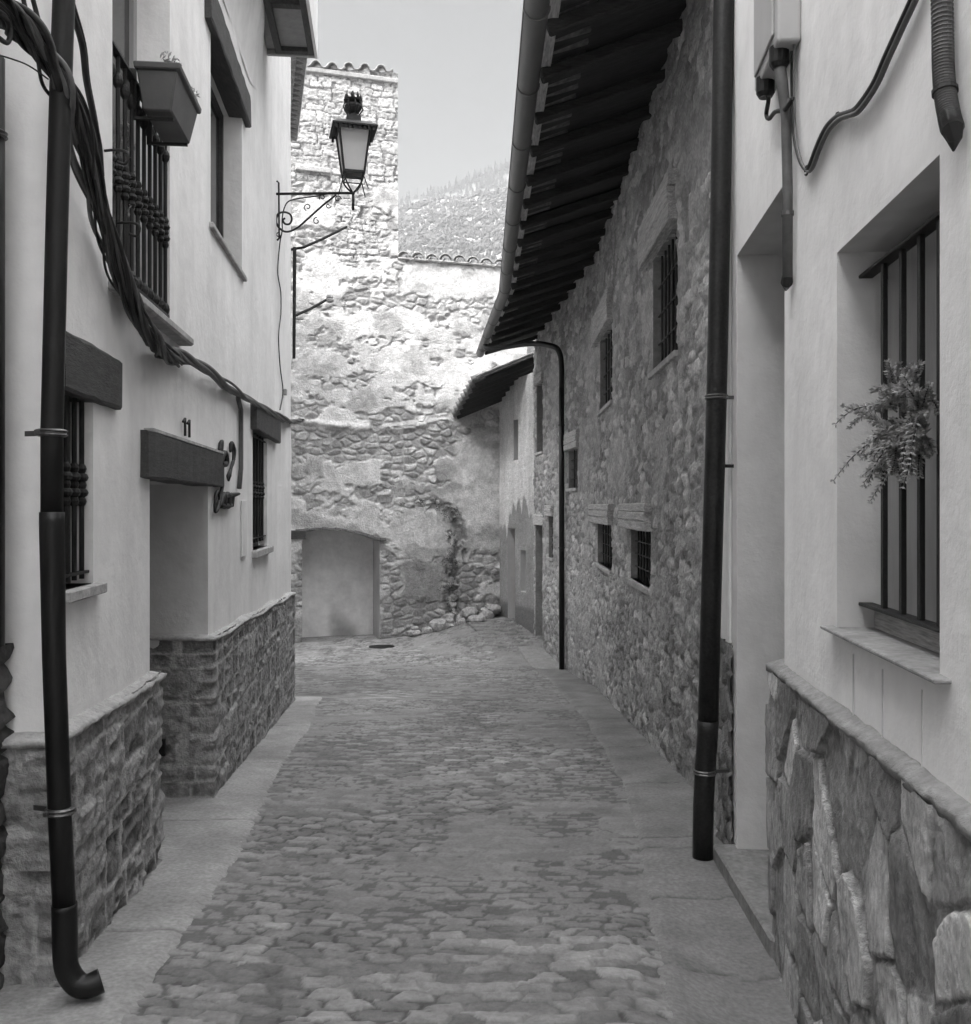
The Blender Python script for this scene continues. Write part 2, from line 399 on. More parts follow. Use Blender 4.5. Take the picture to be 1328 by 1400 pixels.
# strips along the walls
def lstrip_x(y): return LX(y) + 0.47 + 0.03 * np.sin(y * 1.3)
def rstrip_x(y):
    return np.interp(y, [0, 3.5, 5.3, 7.9, 11.7, 16.9, 18.9, 21], [0.45, 0.66, 0.88, 1.12, 1.22, 1.12, 0.96, 0.62])
# cobbled street
yy = [0.6]
while yy[-1] < 25.4: yy.append(yy[-1] + max(0.011, 0.0042 * yy[-1]))
ys = np.array(yy); tx = np.linspace(0, 1, 300)
def lb(y): return np.where(y < 14.2, lstrip_x(y) - 0.08, -6.2)
def rb(y): return rstrip_x(y) + 0.1 + np.where(y > 19, 1.4, 0)
def cf(U, Z):
    # staggered, irregular worn stones: squashed cells in jittered rows
    z = Z + 0.05 * (fbm(U * 1.3, Z * 1.3, 71) - 0.5); row = np.floor(z / 0.095)
    u = U / 0.17 + 0.5 * (row % 2) + 0.4 * (fbm(U * 6, Z * 6, 72) - 0.5); v = z / 0.095 + 0.4 * (fbm(U * 7, Z * 7, 73) - 0.5)
    f1, f2, rid, dx, dy = worley(u, v, 74, 0.62)
    r2 = (rid * 7.31) % 1; r3 = (rid * 13.7) % 1; e = f2 - f1
    pr = sstep(e, 0.03, 0.22); rn = fbm(U * 12, Z * 16, 75, 4) - 0.5
    h = pr * (0.005 + 0.008 * r2 + (r3 - 0.5) * dy * 0.012) + 0.009 * rn
    tone = (0.13 + 0.17 * r2 ** 1.2) * (1 + 0.7 * rn) * (0.74 + 0.26 * pr)
    return h, tone
Yg, T = np.meshgrid(ys, tx, indexing='ij')
left = np.where(ys < 13.9, lstrip_x(ys) - 0.08, np.interp(ys, [13.9, 14.6, 26], [-3.2, -5.6, -6.2])); right = rb(ys)
Xg = left[:, None] * (1 - T) + right[:, None] * T
arc = Yg + 0.10 * np.cos(Xg * 1.5) + 0.12 * (fbm(Xg * 0.6, Yg * 0.5, 3) - 0.5)
h, tone = cf(Xg, arc)
worn = sstep(fbm(Xg * 1.1, Yg * 0.8, 21, 4), 0.42, 0.62)
wet = fbm(Xg * 0.7 + 3, Yg * 0.35, 44, 4)
h = h * (1 - 0.55 * worn); tone = tone * (1 - worn * 0.7) + worn * 0.7 * (0.25 * (0.9 + 0.3 * (fbm(Xg * 6, Yg * 6, 9) - 0.5)))
jt = np.abs(h) < 0.003; tone = tone * (0.60 + 0.80 * wet) * np.where(jt & (fbm(Xg * 2, Yg * 2, 71) > 0.5), 0.6, 1)
lit = sstep(h2(np.floor(Xg * 5), np.floor(Yg * 7), 5), 0.985, 0.99)
Zg = g(Xg, Yg) + h + 0.012 * (fbm(Xg * 0.9, Yg * 0.9, 12) - 0.5)
V = np.stack([Xg, Yg, Zg], -1).reshape(-1, 3); n1, n2 = Xg.shape
I, J = np.meshgrid(np.arange(n1 - 1), np.arange(n2 - 1), indexing='ij'); a = I * n2 + J
o = np_mesh('street', V, np.stack([a, a + 1, a + n2 + 1, a + n2], -1).reshape(-1, 4), tone.reshape(-1), M['cobble']); tag(o, kind='structure')

def strip(name, x0f, x1f, y0, y1, lift, seed, joints, tn):
    ys = lin(y0, y1, 0.03); T = np.linspace(0, 1, 26)
    Yg, Tg = np.meshgrid(ys, T, indexing='ij')
    ed = 0.035 * (fbm(Yg * 3, Yg * 0, seed + 3) - 0.5) + 0.02 * (fbm(Yg * 14, Yg * 0, seed + 4) - 0.5)
    Xg = x0f(Yg) * (1 - Tg) + x1f(Yg) * Tg + ed * (1 - np.abs(2 * Tg - 1) * 0)
    edge = np.minimum(Tg, 1 - Tg)
    Z = g(Xg, Yg) + lift + 0.012 * (fbm(Xg * 2.5, Yg * 2.5, seed) - 0.5) - 0.03 * (1 - sstep(edge, 0, 0.05))
    tone = tn * (0.82 + 0.5 * (fbm(Xg * 2, Yg * 1.2, seed + 7) - 0.3)) + 0 * Z
    for jy in joints:
        d = np.abs(Yg - jy - 0.08 * (Xg - 0) - 0.015 * np.sin(Xg * 20)); k = 1 - sstep(d, 0.004, 0.018); Z -= 0.008 * k; tone *= 1 - 0.45 * k
    V = np.stack([Xg, Yg, Z], -1).reshape(-1, 3); n1, n2 = Xg.shape
    I, J = np.meshgrid(np.arange(n1 - 1), np.arange(n2 - 1), indexing='ij'); a = I * n2 + J
    o = np_mesh(name, V, np.stack([a, a + 1, a + n2 + 1, a + n2], -1).reshape(-1, 4), tone.reshape(-1), M['concrete']); tag(o, kind='structure')
strip('pavement_left', lambda y: LX(y) - 1.2 + y * 0, lambda y: lstrip_x(y), 0.6, 14.15, 0.022, 3, [4.55, 6.7, 8.9, 11.3], 0.30)
strip('pavement_right', lambda y: rstrip_x(y), lambda y: np.where(y < 6.2, RX(y), np.interp(y, [6.2, 15.7, 18.8, 22.2], [1.637, 1.823, 1.575, 1.15])) + 0.5, 0.6, 18.75, 0.022, 8, [4.1, 4.95, 5.75, 6.0, 7.7, 9.5, 11.6, 14.0], 0.205)

# ------------------------------------------------------------------ shared details
def grille(W, yl, z0, z1, n, r=0.011, knob=None, top=True, flat=False):
    mb = MB()
    for y in yl:
        s_ = W.s_of_y(y)
        if flat: W.hexa(mb, s_ - r, s_ + r, z0, z1, n - r * 0.6, n + r * 0.6)
        else: mb.tube([W.P(s_, z0, n), W.P(s_, z1, n)], r, 8)
        if knob is not None:
            x, y_ = W.at(s_, n)
            for kz in knob:
                for dz, kr in ((-0.075, 0.022), (-0.035, 0.03), (0, 0.022), (0.035, 0.03), (0.075, 0.022)):
                    mb.lathe((x, y_, kz + dz), [(r, -0.022), (kr * 0.8, -0.014), (kr, 0), (kr * 0.8, 0.014), (r, 0.022)], 10)
    return mb
def rails(mb, W, y0, y1, zs, n, ht=0.012, wd=0.035):
    for z in zs: W.hexa(mb, W.s_of_y(y0), W.s_of_y(y1), z - ht / 2, z + ht / 2, n - wd / 2, n + wd / 2)
def lintel(W, y0, y1, z0, z1, out, mat, name, parent, seed=0, inn=-0.12, rough=0.004, tilt=0.0):
    z0 = z0 - 0.014
    """timber beam with a worn edge, subdivided so it is not a perfect box"""
    rnd = random.Random(seed); s0, s1 = W.s_of_y(y0), W.s_of_y(y1); mb = MB(); k = max(4, int((s1 - s0) / 0.12)); b = 0.012
    prof = [(inn, z0), (out - b, z0), (out, z0 + b), (out, z1 - b), (out - b, z1), (inn, z1)]
    m = len(prof)
    for i in range(k + 1):
        q = s0 + (s1 - s0) * i / k; e = b * 0.6 if i in (0, k) else 0
        for j, (n, z) in enumerate(prof):
            zz = z + tilt * (i / k - 0.5) + rnd.uniform(-rough, rough); nn = n + (rnd.uniform(-rough, rough) if j not in (0, m - 1) else 0) - e * (j in (1, 2, 3, 4))
            mb.v.append(W.P(q, zz, nn))
    for i in range(k):
        for j in range(m - 1): mb.f.append((i * m + j, (i + 1) * m + j, (i + 1) * m + j + 1, i * m + j + 1))
        mb.f.append((i * m + m - 1, (i + 1) * m + m - 1, (i + 1) * m, i * m))
    mb.f.append(tuple(range(m))); mb.f.append(tuple(k * m + j for j in reversed(range(m))))
    return mb.build(name, mat, parent)
def ledge(W, s0, s1, z0, n0, n1, th, name, mat, parent, seed, zf=None, step=0.05, corners=()):
    """rough cement ledge on top of a plinth"""
    rnd = random.Random(seed); mb = MB(); ss = lin(s0, s1, step, corners); k = len(ss)
    for q in ss:
        z = z0 + (zf(q) if zf else 0); e = lambda a: rnd.uniform(-a, a)
        for (n, dz, a) in ((n0, 0.0, 0), (n1 + 0.012, -0.01, 0.006), (n1 + 0.018, th * 0.35, 0.007), (n1, th * 0.7, 0.006), (n0, th + 0.015, 0.004)):
            mb.v.append(W.P(q, z + dz + e(a), n + e(a)))
    for i in range(k - 1):
        for j in range(4): mb.f.append((i * 5 + j, (i + 1) * 5 + j, (i + 1) * 5 + j + 1, i * 5 + j + 1))
    return mb.build(name, mat, parent, smooth=True)
def sill(W, y0, y1, z, th, out, inn, name, mat, parent, bevel=0.006):
    mb = MB(); W.hexa(mb, W.s_of_y(y0), W.s_of_y(y1), z - th, z, inn, out); return mb.build(name, mat, parent, bevel=bevel)
def panel(W, y0, y1, z0, z1, n, mat, name, parent, boards=0, th=0.04, div=()):
    mb = MB(); a, b = W.s_of_y(y0), W.s_of_y(y1)
    if boards:
        for i in range(boards):
            p = a + (b - a) * i / boards; q = a + (b - a) * (i + 1) / boards; W.hexa(mb, p + 0.004, q - 0.004, z0, z1, n - th, n)
        W.hexa(mb, a, b, z0, z1, n - th - 0.02, n - th * 0.5)
    else: W.hexa(mb, a, b, z0, z1, n - th, n)
    return mb.build(name, mat, parent, bevel=0.004)
def frame(W, y0, y1, z0, z1, n, wd, mat, name, parent, mull=1, trans=()):
    mb = MB(); a, b = W.s_of_y(y0), W.s_of_y(y1)
    W.hexa(mb, a, a + wd, z0, z1, n - 0.05, n); W.hexa(mb, b - wd, b, z0, z1, n - 0.05, n)
    W.hexa(mb, a + wd, b - wd, z0, z0 + wd, n - 0.05, n); W.hexa(mb, a + wd, b - wd, z1 - wd, z1, n - 0.05, n)
    for i in range(mull):
        c = a + (b - a) * (i + 1) / (mull + 1); W.hexa(mb, c - wd * 0.6, c + wd * 0.6, z0 + wd, z1 - wd, n - 0.045, n + 0.004)
    return mb.build(name, mat, parent, bevel=0.004)
def pipe_clamp(mb, c, r):
    mb.tube([(c[0], c[1], c[2] - 0.012), (c[0], c[1], c[2] + 0.012)], r + 0.006, 16)
    mb.lathe(c, [(r + 0.004, -0.014), (r + 0.011, -0.008), (r + 0.004, 0), (r + 0.011, 0.008), (r + 0.004, 0.014)], 18)

# ------------------------------------------------------------------ WHITE HOUSE on the left
HB = -0.6; YA, YB = 3.85, 13.68
lh = thing('white_house', 'white plastered house on the left with stone plinth, timber lintels and deep doorway', 'house', (LX(8), 8, gf(-2.2, 8)))
WL = Wall([(LX(YA) - 6, YA), (LX(YA), YA), (LX(YB), YB), (LX(YB) - 6, YB - 0.3)], 1)
sy = WL.s_of_y
HL = {  # y0,y1,z0,z1
    'near': (4.0, 4.43, 1.245, 2.10), 'door': (5.49, 7.29, -1.5, 1.77), 'french': (4.74, 6.0, 2.72, 5.25),
    'upper': (7.40, 9.01, 3.80, 5.30), 'far': (9.74, 10.92, 1.15, 2.40)}
holes = {k: (sy(v[0]), sy(v[1]), v[2], v[3]) for k, v in HL.items()}
ext = [h[0] for h in holes.values()] + [h[1] for h in holes.values()] + [WL.cum[1], WL.cum[2]]
zex = [h[2] for h in holes.values()] + [h[3] for h in holes.values()]
WL.surface('wall', lin(0, WL.cum[-1], 0.12, ext), lin(-2.0, 12.0, 0.12, zex),
           lambda U, Z: (plaster_h(0.012, 4)(U, Z)[0] * hole_damp(U, Z, list(holes.values()), 0.25), 1.0 + 0 * U), M['plaster'], lh, keep=not_holes(list(holes.values())))
mb = MB()
for kk, dp in (('near', 0.16), ('door', 1.0), ('french', 0.26), ('upper', 0.22), ('far', 0.16)):
    mb = MB(); reveal(mb, WL, holes[kk], dp, bottom=kk != 'door'); mb.build('reveal', M['plaster_shaded'] if kk == 'door' else M['plaster'], lh)
# roof out of frame
mb = MB(); x0 = LX(YA)
mb.hexa([(LX(YA) + 0.0, YA - 0.1, 12.0), (LX(YB) + 0.0, YB + 0.1, 12.0), (LX(YB) - 6.2, YB, 12.0), (LX(YA) - 6.2, YA - 0.1, 12.0),
         (LX(YA) + 0.0, YA - 0.1, 12.15), (LX(YB) + 0.0, YB + 0.1, 12.15), (LX(YB) - 6.2, YB, 13.6), (LX(YA) - 6.2, YA - 0.1, 13.6)])
mb.build('roof', M['tile'], lh)
# plinths
pl_st = coursed(0.168, 0.36, 0.026, 11, stone=(0.15, 0.32), mortar=0.46, rough=0.013, wob=0.026, joint=0.016, raised=0.022)
WP1 = Wall([(-2.6, YA), (LX(YA), YA), (LX(5.49), 5.49), (LX(5.49) - 1.0, 5.49)], 1)
c1 = WP1.cum
WP1.surface('plinth', lin(0.3, c1[-1], 0.011, c1[1:3]), lin(-0.75, 0.645, 0.011), pl_st, M['masonry'], lh, base=0.035)
ledge(WP1, 0.3, c1[-1], 0.632, -0.02, 0.060, 0.03, 'plinth_ledge', M['cement'], lh, 3, corners=c1[1:3], zf=lambda q: 0.02 * math.sin(q * 2))
WP2 = Wall([(LX(7.29) - 1.0, 7.29), (LX(7.29), 7.29), (LX(YB), YB), (LX(YB) - 1.5, YB - 0.07)], 1)
c2 = WP2.cum
def ptop(q):
    return -0.24 * min(max((q - c2[1]) / (c2[2] - c2[1]), 0), 1)
pf = coursed(0.165, 0.36, 0.026, 19, stone=(0.14, 0.31), mortar=0.44, rough=0.013, wob=0.026, joint=0.018, raised=0.022)
def keep2(S, Z):
    return Z < 0.61 - 0.24 * np.clip((S - c2[1]) / (c2[2] - c2[1]), 0, 1)
WP2.surface('plinth', lin(0, c2[-1], 0.018, c2[1:3]), lin(-1.55, 0.62, 0.014), pf, M['masonry'], lh, keep=keep2, base=0.03)
ledge(WP2, 0, c2[-1], 0.585, -0.02, 0.055, 0.03, 'plinth_ledge', M['cement'], lh, 5, zf=lambda q: ptop(q) + 0.012 * math.sin(q * 3), corners=c2[1:3])
# door at the back of the doorway
dr = panel(WL, 5.49, 7.29, -0.9, 1.77, -0.95, M['door'], 'door', lh, boards=9)
mb = MB(); mb.lathe(WL.P(sy(6.9), 0.55, -0.92), [(0.01, -0.02), (0.03, -0.01), (0.03, 0.01), (0.01, 0.02)], 12); mb.build('handle', M['iron'], dr)
lintel(WL, 5.28, 7.79, 1.775, 2.03, 0.05, M['wood_dark'], 'door_lintel', lh, 2)
mb = MB(); WL.hexa(mb, sy(5.36), sy(7.7), 2.028, 2.046, -0.02, 0.052); mb.build('lintel_cap', M['cement'], lh)
# vent slot in the plinth return
mb = MB(); mb.box(LX(7.29) - 0.375, LX(7.29) - 0.30, 7.20, 7.235, -0.29, -0.16); mb.build('air_vent', M['iron'], lh, bevel=0.004)
# near window
wn = frame(WL, 4.0, 4.43, 1.245, 2.10, -0.10, 0.04, M['wood_dark'], 'window', lh, mull=0)
panel(WL, 4.02, 4.41, 1.26, 2.09, -0.13, M['glass'], 'pane', wn, th=0.01)
gb = grille(WL, [4.05, 4.16, 4.27, 4.375][1:], 1.27, 2.09, -0.035, 0.012, knob=[1.70]); rails(gb, WL, 4.0, 4.43, [1.30], -0.035)
gb.build('grille', M['iron'], wn, smooth=False)
sill(WL, 3.97, 4.50, 1.245, 0.05, 0.045, -0.14, 'sill', M['cement'], wn)
lintel(WL, 3.93, 4.78, 2.10, 2.335, 0.045, M['wood_dark'], 'window_lintel', lh, 5)
# far window
wf = frame(WL, 9.74, 10.92, 1.15, 2.40, -0.10, 0.05, M['wood_dark'], 'window', lh, mull=1)
panel(WL, 9.77, 10.89, 1.17, 2.38, -0.13, M['glass'], 'pane', wf, th=0.01)
gb = grille(WL, [9.86, 10.08, 10.3, 10.52, 10.74], 1.22, 2.38, -0.03, 0.014, knob=[1.78]); rails(gb, WL, 9.74, 10.92, [1.27, 2.34], -0.03)
gb.build('grille', M['iron'], wf)
sill(WL, 9.66, 11.05, 1.15, 0.07, 0.06, -0.14, 'sill', M['cement'], wf)
lintel(WL, 9.6, 11.75, 2.40, 2.66, 0.07, M['wood_dark'], 'window_lintel', lh, 6)
# upper window
wu = frame(WL, 7.40, 9.01, 3.80, 5.30, -0.17, 0.06, M['wood_dark'], 'window', lh, mull=1)
panel(WL, 7.44, 8.97, 3.83, 5.27, -0.2, M['glass'], 'pane', wu, th=0.01)
sill(WL, 7.33, 9.12, 3.80, 0.04, 0.035, -0.2, 'sill', M['cement'], wu)
lintel(WL, 7.15, 9.25, 5.30, 5.56, 0.06, M['wood_dark'], 'window_lintel', lh, 7)
# french window
wv = frame(WL, 4.74, 6.0, 2.72, 5.25, -0.2, 0.07, M['shutter'], 'french_window', lh, mull=1)
panel(WL, 4.78, 5.96, 2.75, 5.2, -0.23, M['glass'], 'pane', wv, th=0.01)
gb = grille(WL, [4.78 + 0.132 * i for i in range(10)], 2.76, 3.93, -0.02, 0.012, knob=[3.32])
for i in range(10):
    x, y_ = WL.at(sy(4.78 + 0.132 * i), -0.02)
    for kz in (3.80, 2.84): gb.lathe((x, y_, kz), [(0.012, -0.04), (0.024, -0.02), (0.028, 0), (0.024, 0.02), (0.012, 0.04)], 10)
rails(gb, WL, 4.74, 6.0, [2.80, 3.93], -0.02, 0.014, 0.04)
gb.build('railing', M['iron'], wv)
sill(WL, 4.66, 6.30, 2.72, 0.055, 0.09, -0.24, 'sill', M['cement'], wv, bevel=0.012)
# balcony with framed underside and curved plaster corbel
zb = 6.80
bal = MB(); ya, yb = 6.6, 10.9
fr = lambda a, b, n0, n1, z0, z1: WL.hexa(bal, sy(a), sy(b), z0, z1, n0, n1)
fr(ya, yb, 0.10, 0.17, zb, zb + 0.10); fr(ya, yb, 0.47, 0.54, zb, zb + 0.10); fr(yb - 0.08, yb + 0.0, 0.17, 0.47, zb + 0.002, zb + 0.10)
for y in (6.9, 7.9, 8.9, 9.85): fr(y - 0.05, y + 0.05, 0.17, 0.47, zb + 0.002, zb + 0.09)
b0 = bal.build('balcony', M['wood_dark'], lh, bevel=0.005)
bal = MB(); fr(ya, yb, 0.0, 0.50, zb + 0.055, zb + 0.14); bal.build('soffit_board', M['shutter'], b0)
bal = MB(); fr(ya, yb + 0.03, 0.543, 0.575, zb - 0.02, zb + 0.75); bal.build('front_panel', M['plaster'], b0)
bal = MB(); fr(yb + 0.002, yb + 0.05, 0.0, 0.54, zb - 0.005, zb + 0.7); bal.build('side_panel', M['shutter'], b0)
mb = MB(); prof = []
for i in range(13):
    t = i / 12; prof.append((0.12 * math.sin(t * math.pi / 2) ** 1.5, 5.85 + t * 0.99))
ss_ = list(np.linspace(sy(5.6), sy(10.5), 30)); k = len(prof)
for i, q in enumerate(ss_):
    f = min(1, (len(ss_) - 1 - i) / 6) ** 0.5 if i > len(ss_) - 7 else 1
    for n, z in prof: mb.v.append(WL.P(q, z + 0.5 * (1 - f), 0.004 + n * f))
for i in range(len(ss_) - 1):
    for j in range(k - 1): mb.f.append((i * k + j, (i + 1) * k + j, (i + 1) * k + j + 1, i * k + j + 1))
mb.build('corbel', M['plaster'], lh, smooth=True)
# recessed cable chase below the conduit
mb = MB(); WL.hexa(mb, sy(8.92), sy(9.2), 1.13, 1.66, 0.004, 0.02); mb.build('cable_cover', M['plaster_r'], lh, bevel=0.004)

# number plate "11" and wrought-iron lettering
def calli(name, strokes, n, mat, parent, r):
    mb = MB()
    for st in strokes:
        pts = [Vector(WL.P(sy(y), z, n)) for y, z in st[0]]
        mb.tube(pts, [x * r for x in st[1]], 7, smoothpts=5)
    return mb.build(name, mat, parent, smooth=True)
t = thing('house_number', 'small dark iron house number 11 on the white wall above the door lintel', 'house number', WL.P(sy(6.42), 2.08, 0.01))
for y in (6.36, 6.50):
    mb = MB(); mb.tube([WL.P(sy(y), 2.075, 0.02), WL.P(sy(y), 2.195, 0.02)], 0.009, 8)
    mb.tube([WL.P(sy(y), 2.19, 0.02), WL.P(sy(y - 0.06), 2.165, 0.02)], 0.009, 8); mb.build('digit', M['iron'], t)
t = thing('iron_lettering', 'dark wrought iron lettering on the white wall right of the door lintel', 'sign', WL.P(sy(8.2), 1.7, 0.02))
def zz(py, y): return EYE + (HY - py) * y / FPX
def pxs(lst, n=0.03):
    out = []
    for px, py in lst:
        y = LY(px, n); out.append((y, zz(py, y)))
    return out
calli('letter', [(pxs([(300.5, 628), (300, 618), (302, 606), (304, 604), (303, 616), (301, 628), (302, 634)]), [0.7, 1, 1.6, 1, 1.2, 1.5, 0.7]),
                 (pxs([(302, 634), (305, 622), (308, 620), (309, 632), (307, 635), (303, 634)]), [1.6, 2, 2, 2.2, 2, 1.5])], 0.03, M['iron'], t, 0.0125)
calli('letter', [(pxs([(315, 618), (316, 607), (318, 606), (320, 616), (319, 630), (316, 640), (313, 650), (312.5, 658)]), [0.8, 1.5, 1, 1.6, 1.2, 1, 1.8, 0.6]),
                 (pxs([(315, 642), (318, 632), (321, 628)]), [0.8, 1.2, 0.6])], 0.03, M['iron'], t, 0.0125)
calli('letter', [(pxs([(303, 655), (304, 664), (301, 680), (297, 696), (294, 699), (294, 686), (296, 674), (299, 672), (300, 684)]), [0.6, 1.2, 1.2, 1.4, 1, 1, 1.2, 1, 0.6])], 0.03, M['iron'], t, 0.0125)
calli('letter', [(pxs([(301, 692), (304, 680), (307, 676), (306, 690), (309, 678), (312, 676), (312, 692), (315, 678), (318, 678), (317, 692)]), [2, 2, 1.6, 2, 1.6, 1.6, 2, 1.6, 1.6, 1.4]),
                 (pxs([(300, 691), (308, 692), (316, 691)]), [1.5, 2, 1.5]), (pxs([(308, 679), (318, 677), (327, 675)]), [1.2, 1.8, 1])], 0.03, M['iron'], t, 0.0125)

# planter on the railing
t = thing('planter_box', 'dark plastic flower trough hung outside the railing of the upper left window', 'planter', WL.P(sy(5.35), 3.74, 0.14))
y0, y1 = 5.08, 5.66
mb = MB(); nn0, nn1 = 0.02, 0.25
def tr(z, ins): return [WL.P(sy(y0) + ins, z, nn0 + ins * 0.6), WL.P(sy(y0) + ins, z, nn1 - ins), WL.P(sy(y1) - ins, z, nn1 - ins), WL.P(sy(y1) - ins, z, nn0 + ins * 0.6)]
mb.hexa(tr(3.745, 0.05) + tr(3.95, 0.01)); tb = mb.build('trough', M['planter'], t, bevel=0.008)
mb = MB(); mb.hexa(tr(3.95, -0.006) + tr(3.985, -0.010)); mb.build('rim', M['planter'], t, bevel=0.006)
for q in (sy(y0) + 0.1, sy(y1) - 0.12):
    mb = MB(); WL.hexa(mb, q, q + 0.02, 3.73, 3.99, -0.03, 0.0); WL.hexa(mb, q, q + 0.02, 3.715, 3.73, -0.03, 0.2); mb.build('hanger', M['iron'], t)
def leaves(mb, c, rad, n, size, rnd, droop=0.0, flat=1.0):
    for _ in range(n):
        d = Vector((rnd.gauss(0, 1), rnd.gauss(0, 1), rnd.gauss(0, 1) * flat)).normalized() * rad * rnd.random() ** 0.5
        p = Vector(c) + d + Vector((0, 0, -droop * rnd.random()))
        a = Vector((rnd.gauss(0, 1), rnd.gauss(0, 1), rnd.gauss(0, 1))).normalized(); b = a.cross(Vector((rnd.gauss(0, 1), rnd.gauss(0, 1), rnd.gauss(0, 1)))).normalized()
        l = size * rnd.uniform(0.6, 1.4); w_ = l * 0.32
        mb.add([p - a * l * 0.5, p + b * w_ * 0.5, p + a * l * 0.5, p - b * w_ * 0.5], [(0, 1, 2, 3)])
rnd = random.Random(5)
mb = MB()
for i in range(8): leaves(mb, WL.P(sy(5.12 + 0.07 * i), 4.01, 0.17 + rnd.uniform(-.04, .05)), 0.05, 45, 0.03, rnd)
mb.build('seedlings', M['leaf'], t)
# dry flowers between the bars
t = thing('flower_pot', 'pot of dry pale flowers standing behind the railing bars of the upper left window', 'potted plant', WL.P(sy(5.2), 2.72, -0.12))
mb = MB(); x, y_ = WL.at(sy(5.2), -0.12); mb.lathe((x, y_, 2.725), [(0.06, 0), (0.085, 0.15), (0.095, 0.155), (0.095, 0.18), (0.08, 0.18)], 16); mb.build('pot', M['planter'], t, smooth=False)
mb = MB()
for i in range(26):
    a = rnd.uniform(0, 6.28); r_ = rnd.uniform(0.05, 0.2); top = Vector((x + math.cos(a) * r_ * 0.5, y_ + math.sin(a) * r_ * 1.5, 3.3 + rnd.uniform(0, 0.42)))
    mb.tube([(x, y_, 2.88), ((x + top.x) / 2, (y_ + top.y) / 2, 3.15), top], 0.003, 5); leaves(mb, top, 0.045, 22, 0.028, rnd); leaves(mb, top - Vector((0, 0, 0.15)), 0.05, 10, 0.03, rnd)
mb.build('flowers', M['leaf_p'], t)

# ------------------------------------------------------------------ neighbour at the left edge
t = thing('grey_house', 'narrow grey rendered house edge with dark rough stone base at the far left edge', 'house', (-1.96, 3.0, gf(-2, 3)))
WN = Wall([(-1.96, -4.0), (-1.955, 3.80), (-2.8, 3.82)], 1)
rb_ = rubble(0.2, 0.14, 0.035, 61, stone=(0.06, 0.12), mortar=0.07)
WN.surface('base', lin(6.3, WN.cum[-1], 0.02, [WN.cum[1]]), lin(-0.7, 1.05, 0.02), rb_, M['masonry'], t, base=0.02)
WN.surface('wall', lin(0, WN.cum[-1], 0.15, [WN.cum[1]]), lin(-0.7, 9.0, 0.15), plaster_h(0.008, 6), M['plaster_n'], t)
t = thing('drainpipe', 'dark drainpipe cut off by the left edge of the photo, on the grey house', 'drainpipe', (-1.9, 3.7, 1.1))
mb = MB(); mb.tube([(-1.92, 3.70, 1.06), (-1.92, 3.70, 3.35)], 0.045, 16); mb.build('tube', M['pipe'], t, smooth=True)
mb = MB(); pipe_clamp(mb, (-1.92, 3.70, 3.05), 0.045); mb.build('clamp', M['clamp'], t)

# ------------------------------------------------------------------ downpipe on the white house
t = thing('drainpipe', 'tall black downpipe with curved outlet on the white house at the left', 'drainpipe', (-1.63, 3.68, gf(-1.6, 3.7)))
YP = 3.66
def pp(px, py): return PX(px, py, YP)
body = [pp(93, -150), pp(85, 60), pp(78, 300), pp(71, 590), pp(71, 700)]
mb = MB(); mb.tube([pp(94, -400)] + body, 0.041, 20); mb.build('upper_tube', M['pipe'], t, smooth=True)
mb = MB(); mb.tube([pp(71, 700), pp(71, 716), pp(74, 900), pp(82, 1120), pp(88, 1240)] , [0.046, 0.046, 0.043, 0.043, 0.043], 20); mb.build('lower_tube', M['pipe'], t, smooth=True)
mb = MB(); q = [Vector(pp(88, 1236)), Vector(pp(89, 1290)), Vector(pp(91, 1322)), Vector(pp(103, 1343)), Vector(pp(118, 1349)), Vector(pp(135, 1345)) + Vector((0.0, .025, 0.0))]
mb.tube(q, [0.047, 0.047, 0.045, 0.045, 0.045, 0.047], 20, caps=False, smoothpts=5); ob_ = mb.build('outlet_bend', M['pipe'], t, smooth=True); sm = ob_.modifiers.new('thick', 'SOLIDIFY'); sm.thickness = 0.004
for (px, py) in ((71, 592), (83, 1108)):
    mb = MB(); c = pp(px, py); pipe_clamp(mb, c, 0.047); mb.beam((c[0], c[1], c[2]), (c[0] - 0.12, c[1] + 0.04, c[2]), 0.012, 0.02)
    mb.lathe((c[0] - 0.035, c[1] - 0.045, c[2]), [(0.004, -0.012), (0.012, -0.008), (0.012, 0.008), (0.004, 0.012)], 8); mb.build('clamp', M['clamp'], t)

# ------------------------------------------------------------------ cable bundle
def bundle(path, nstr, spread, rad, twist, seed, mat, name, parent):
    rnd = random.Random(seed); pts = spline([Vector(p) for p in path], 10); k = len(pts)
    for i in range(nstr):
        ph = rnd.uniform(0, 6.28); rr = spread * rnd.uniform(0.35, 1); tw = twist * rnd.uniform(0.7, 1.3); wr = rad * rnd.uniform(0.7, 1.3); a1 = rnd.uniform(0, 6.28)
        mb = MB(); out = []
        for j, p in enumerate(pts):
            tg_ = (pts[min(j + 1, k - 1)] - pts[max(j - 1, 0)]).normalized(); u = tg_.cross(Vector((0, 1, 0))); u = u.normalized() if u.length > .05 else Vector((1, 0, 0)); v = tg_.cross(u)
            a = ph + tw * j / 10; r_ = rr * (0.75 + 0.35 * math.sin(j * 0.23 + a1))
            out.append(p + u * math.cos(a) * r_ + v * math.sin(a) * r_)
        mb.tube(out, wr, 7); mb.build(name, mat if rnd.random() < 0.7 else M['cable_g'], parent, smooth=True)
def lpt(px, py, n):
    y = LY(px, n); return (LX(y) + n * 0.9945, y, zz(py, y))
t = thing('cable_bundle', 'thick bundle of black cables sagging across the upper left of the white house', 'cables', lpt(195, 445, 0.09))
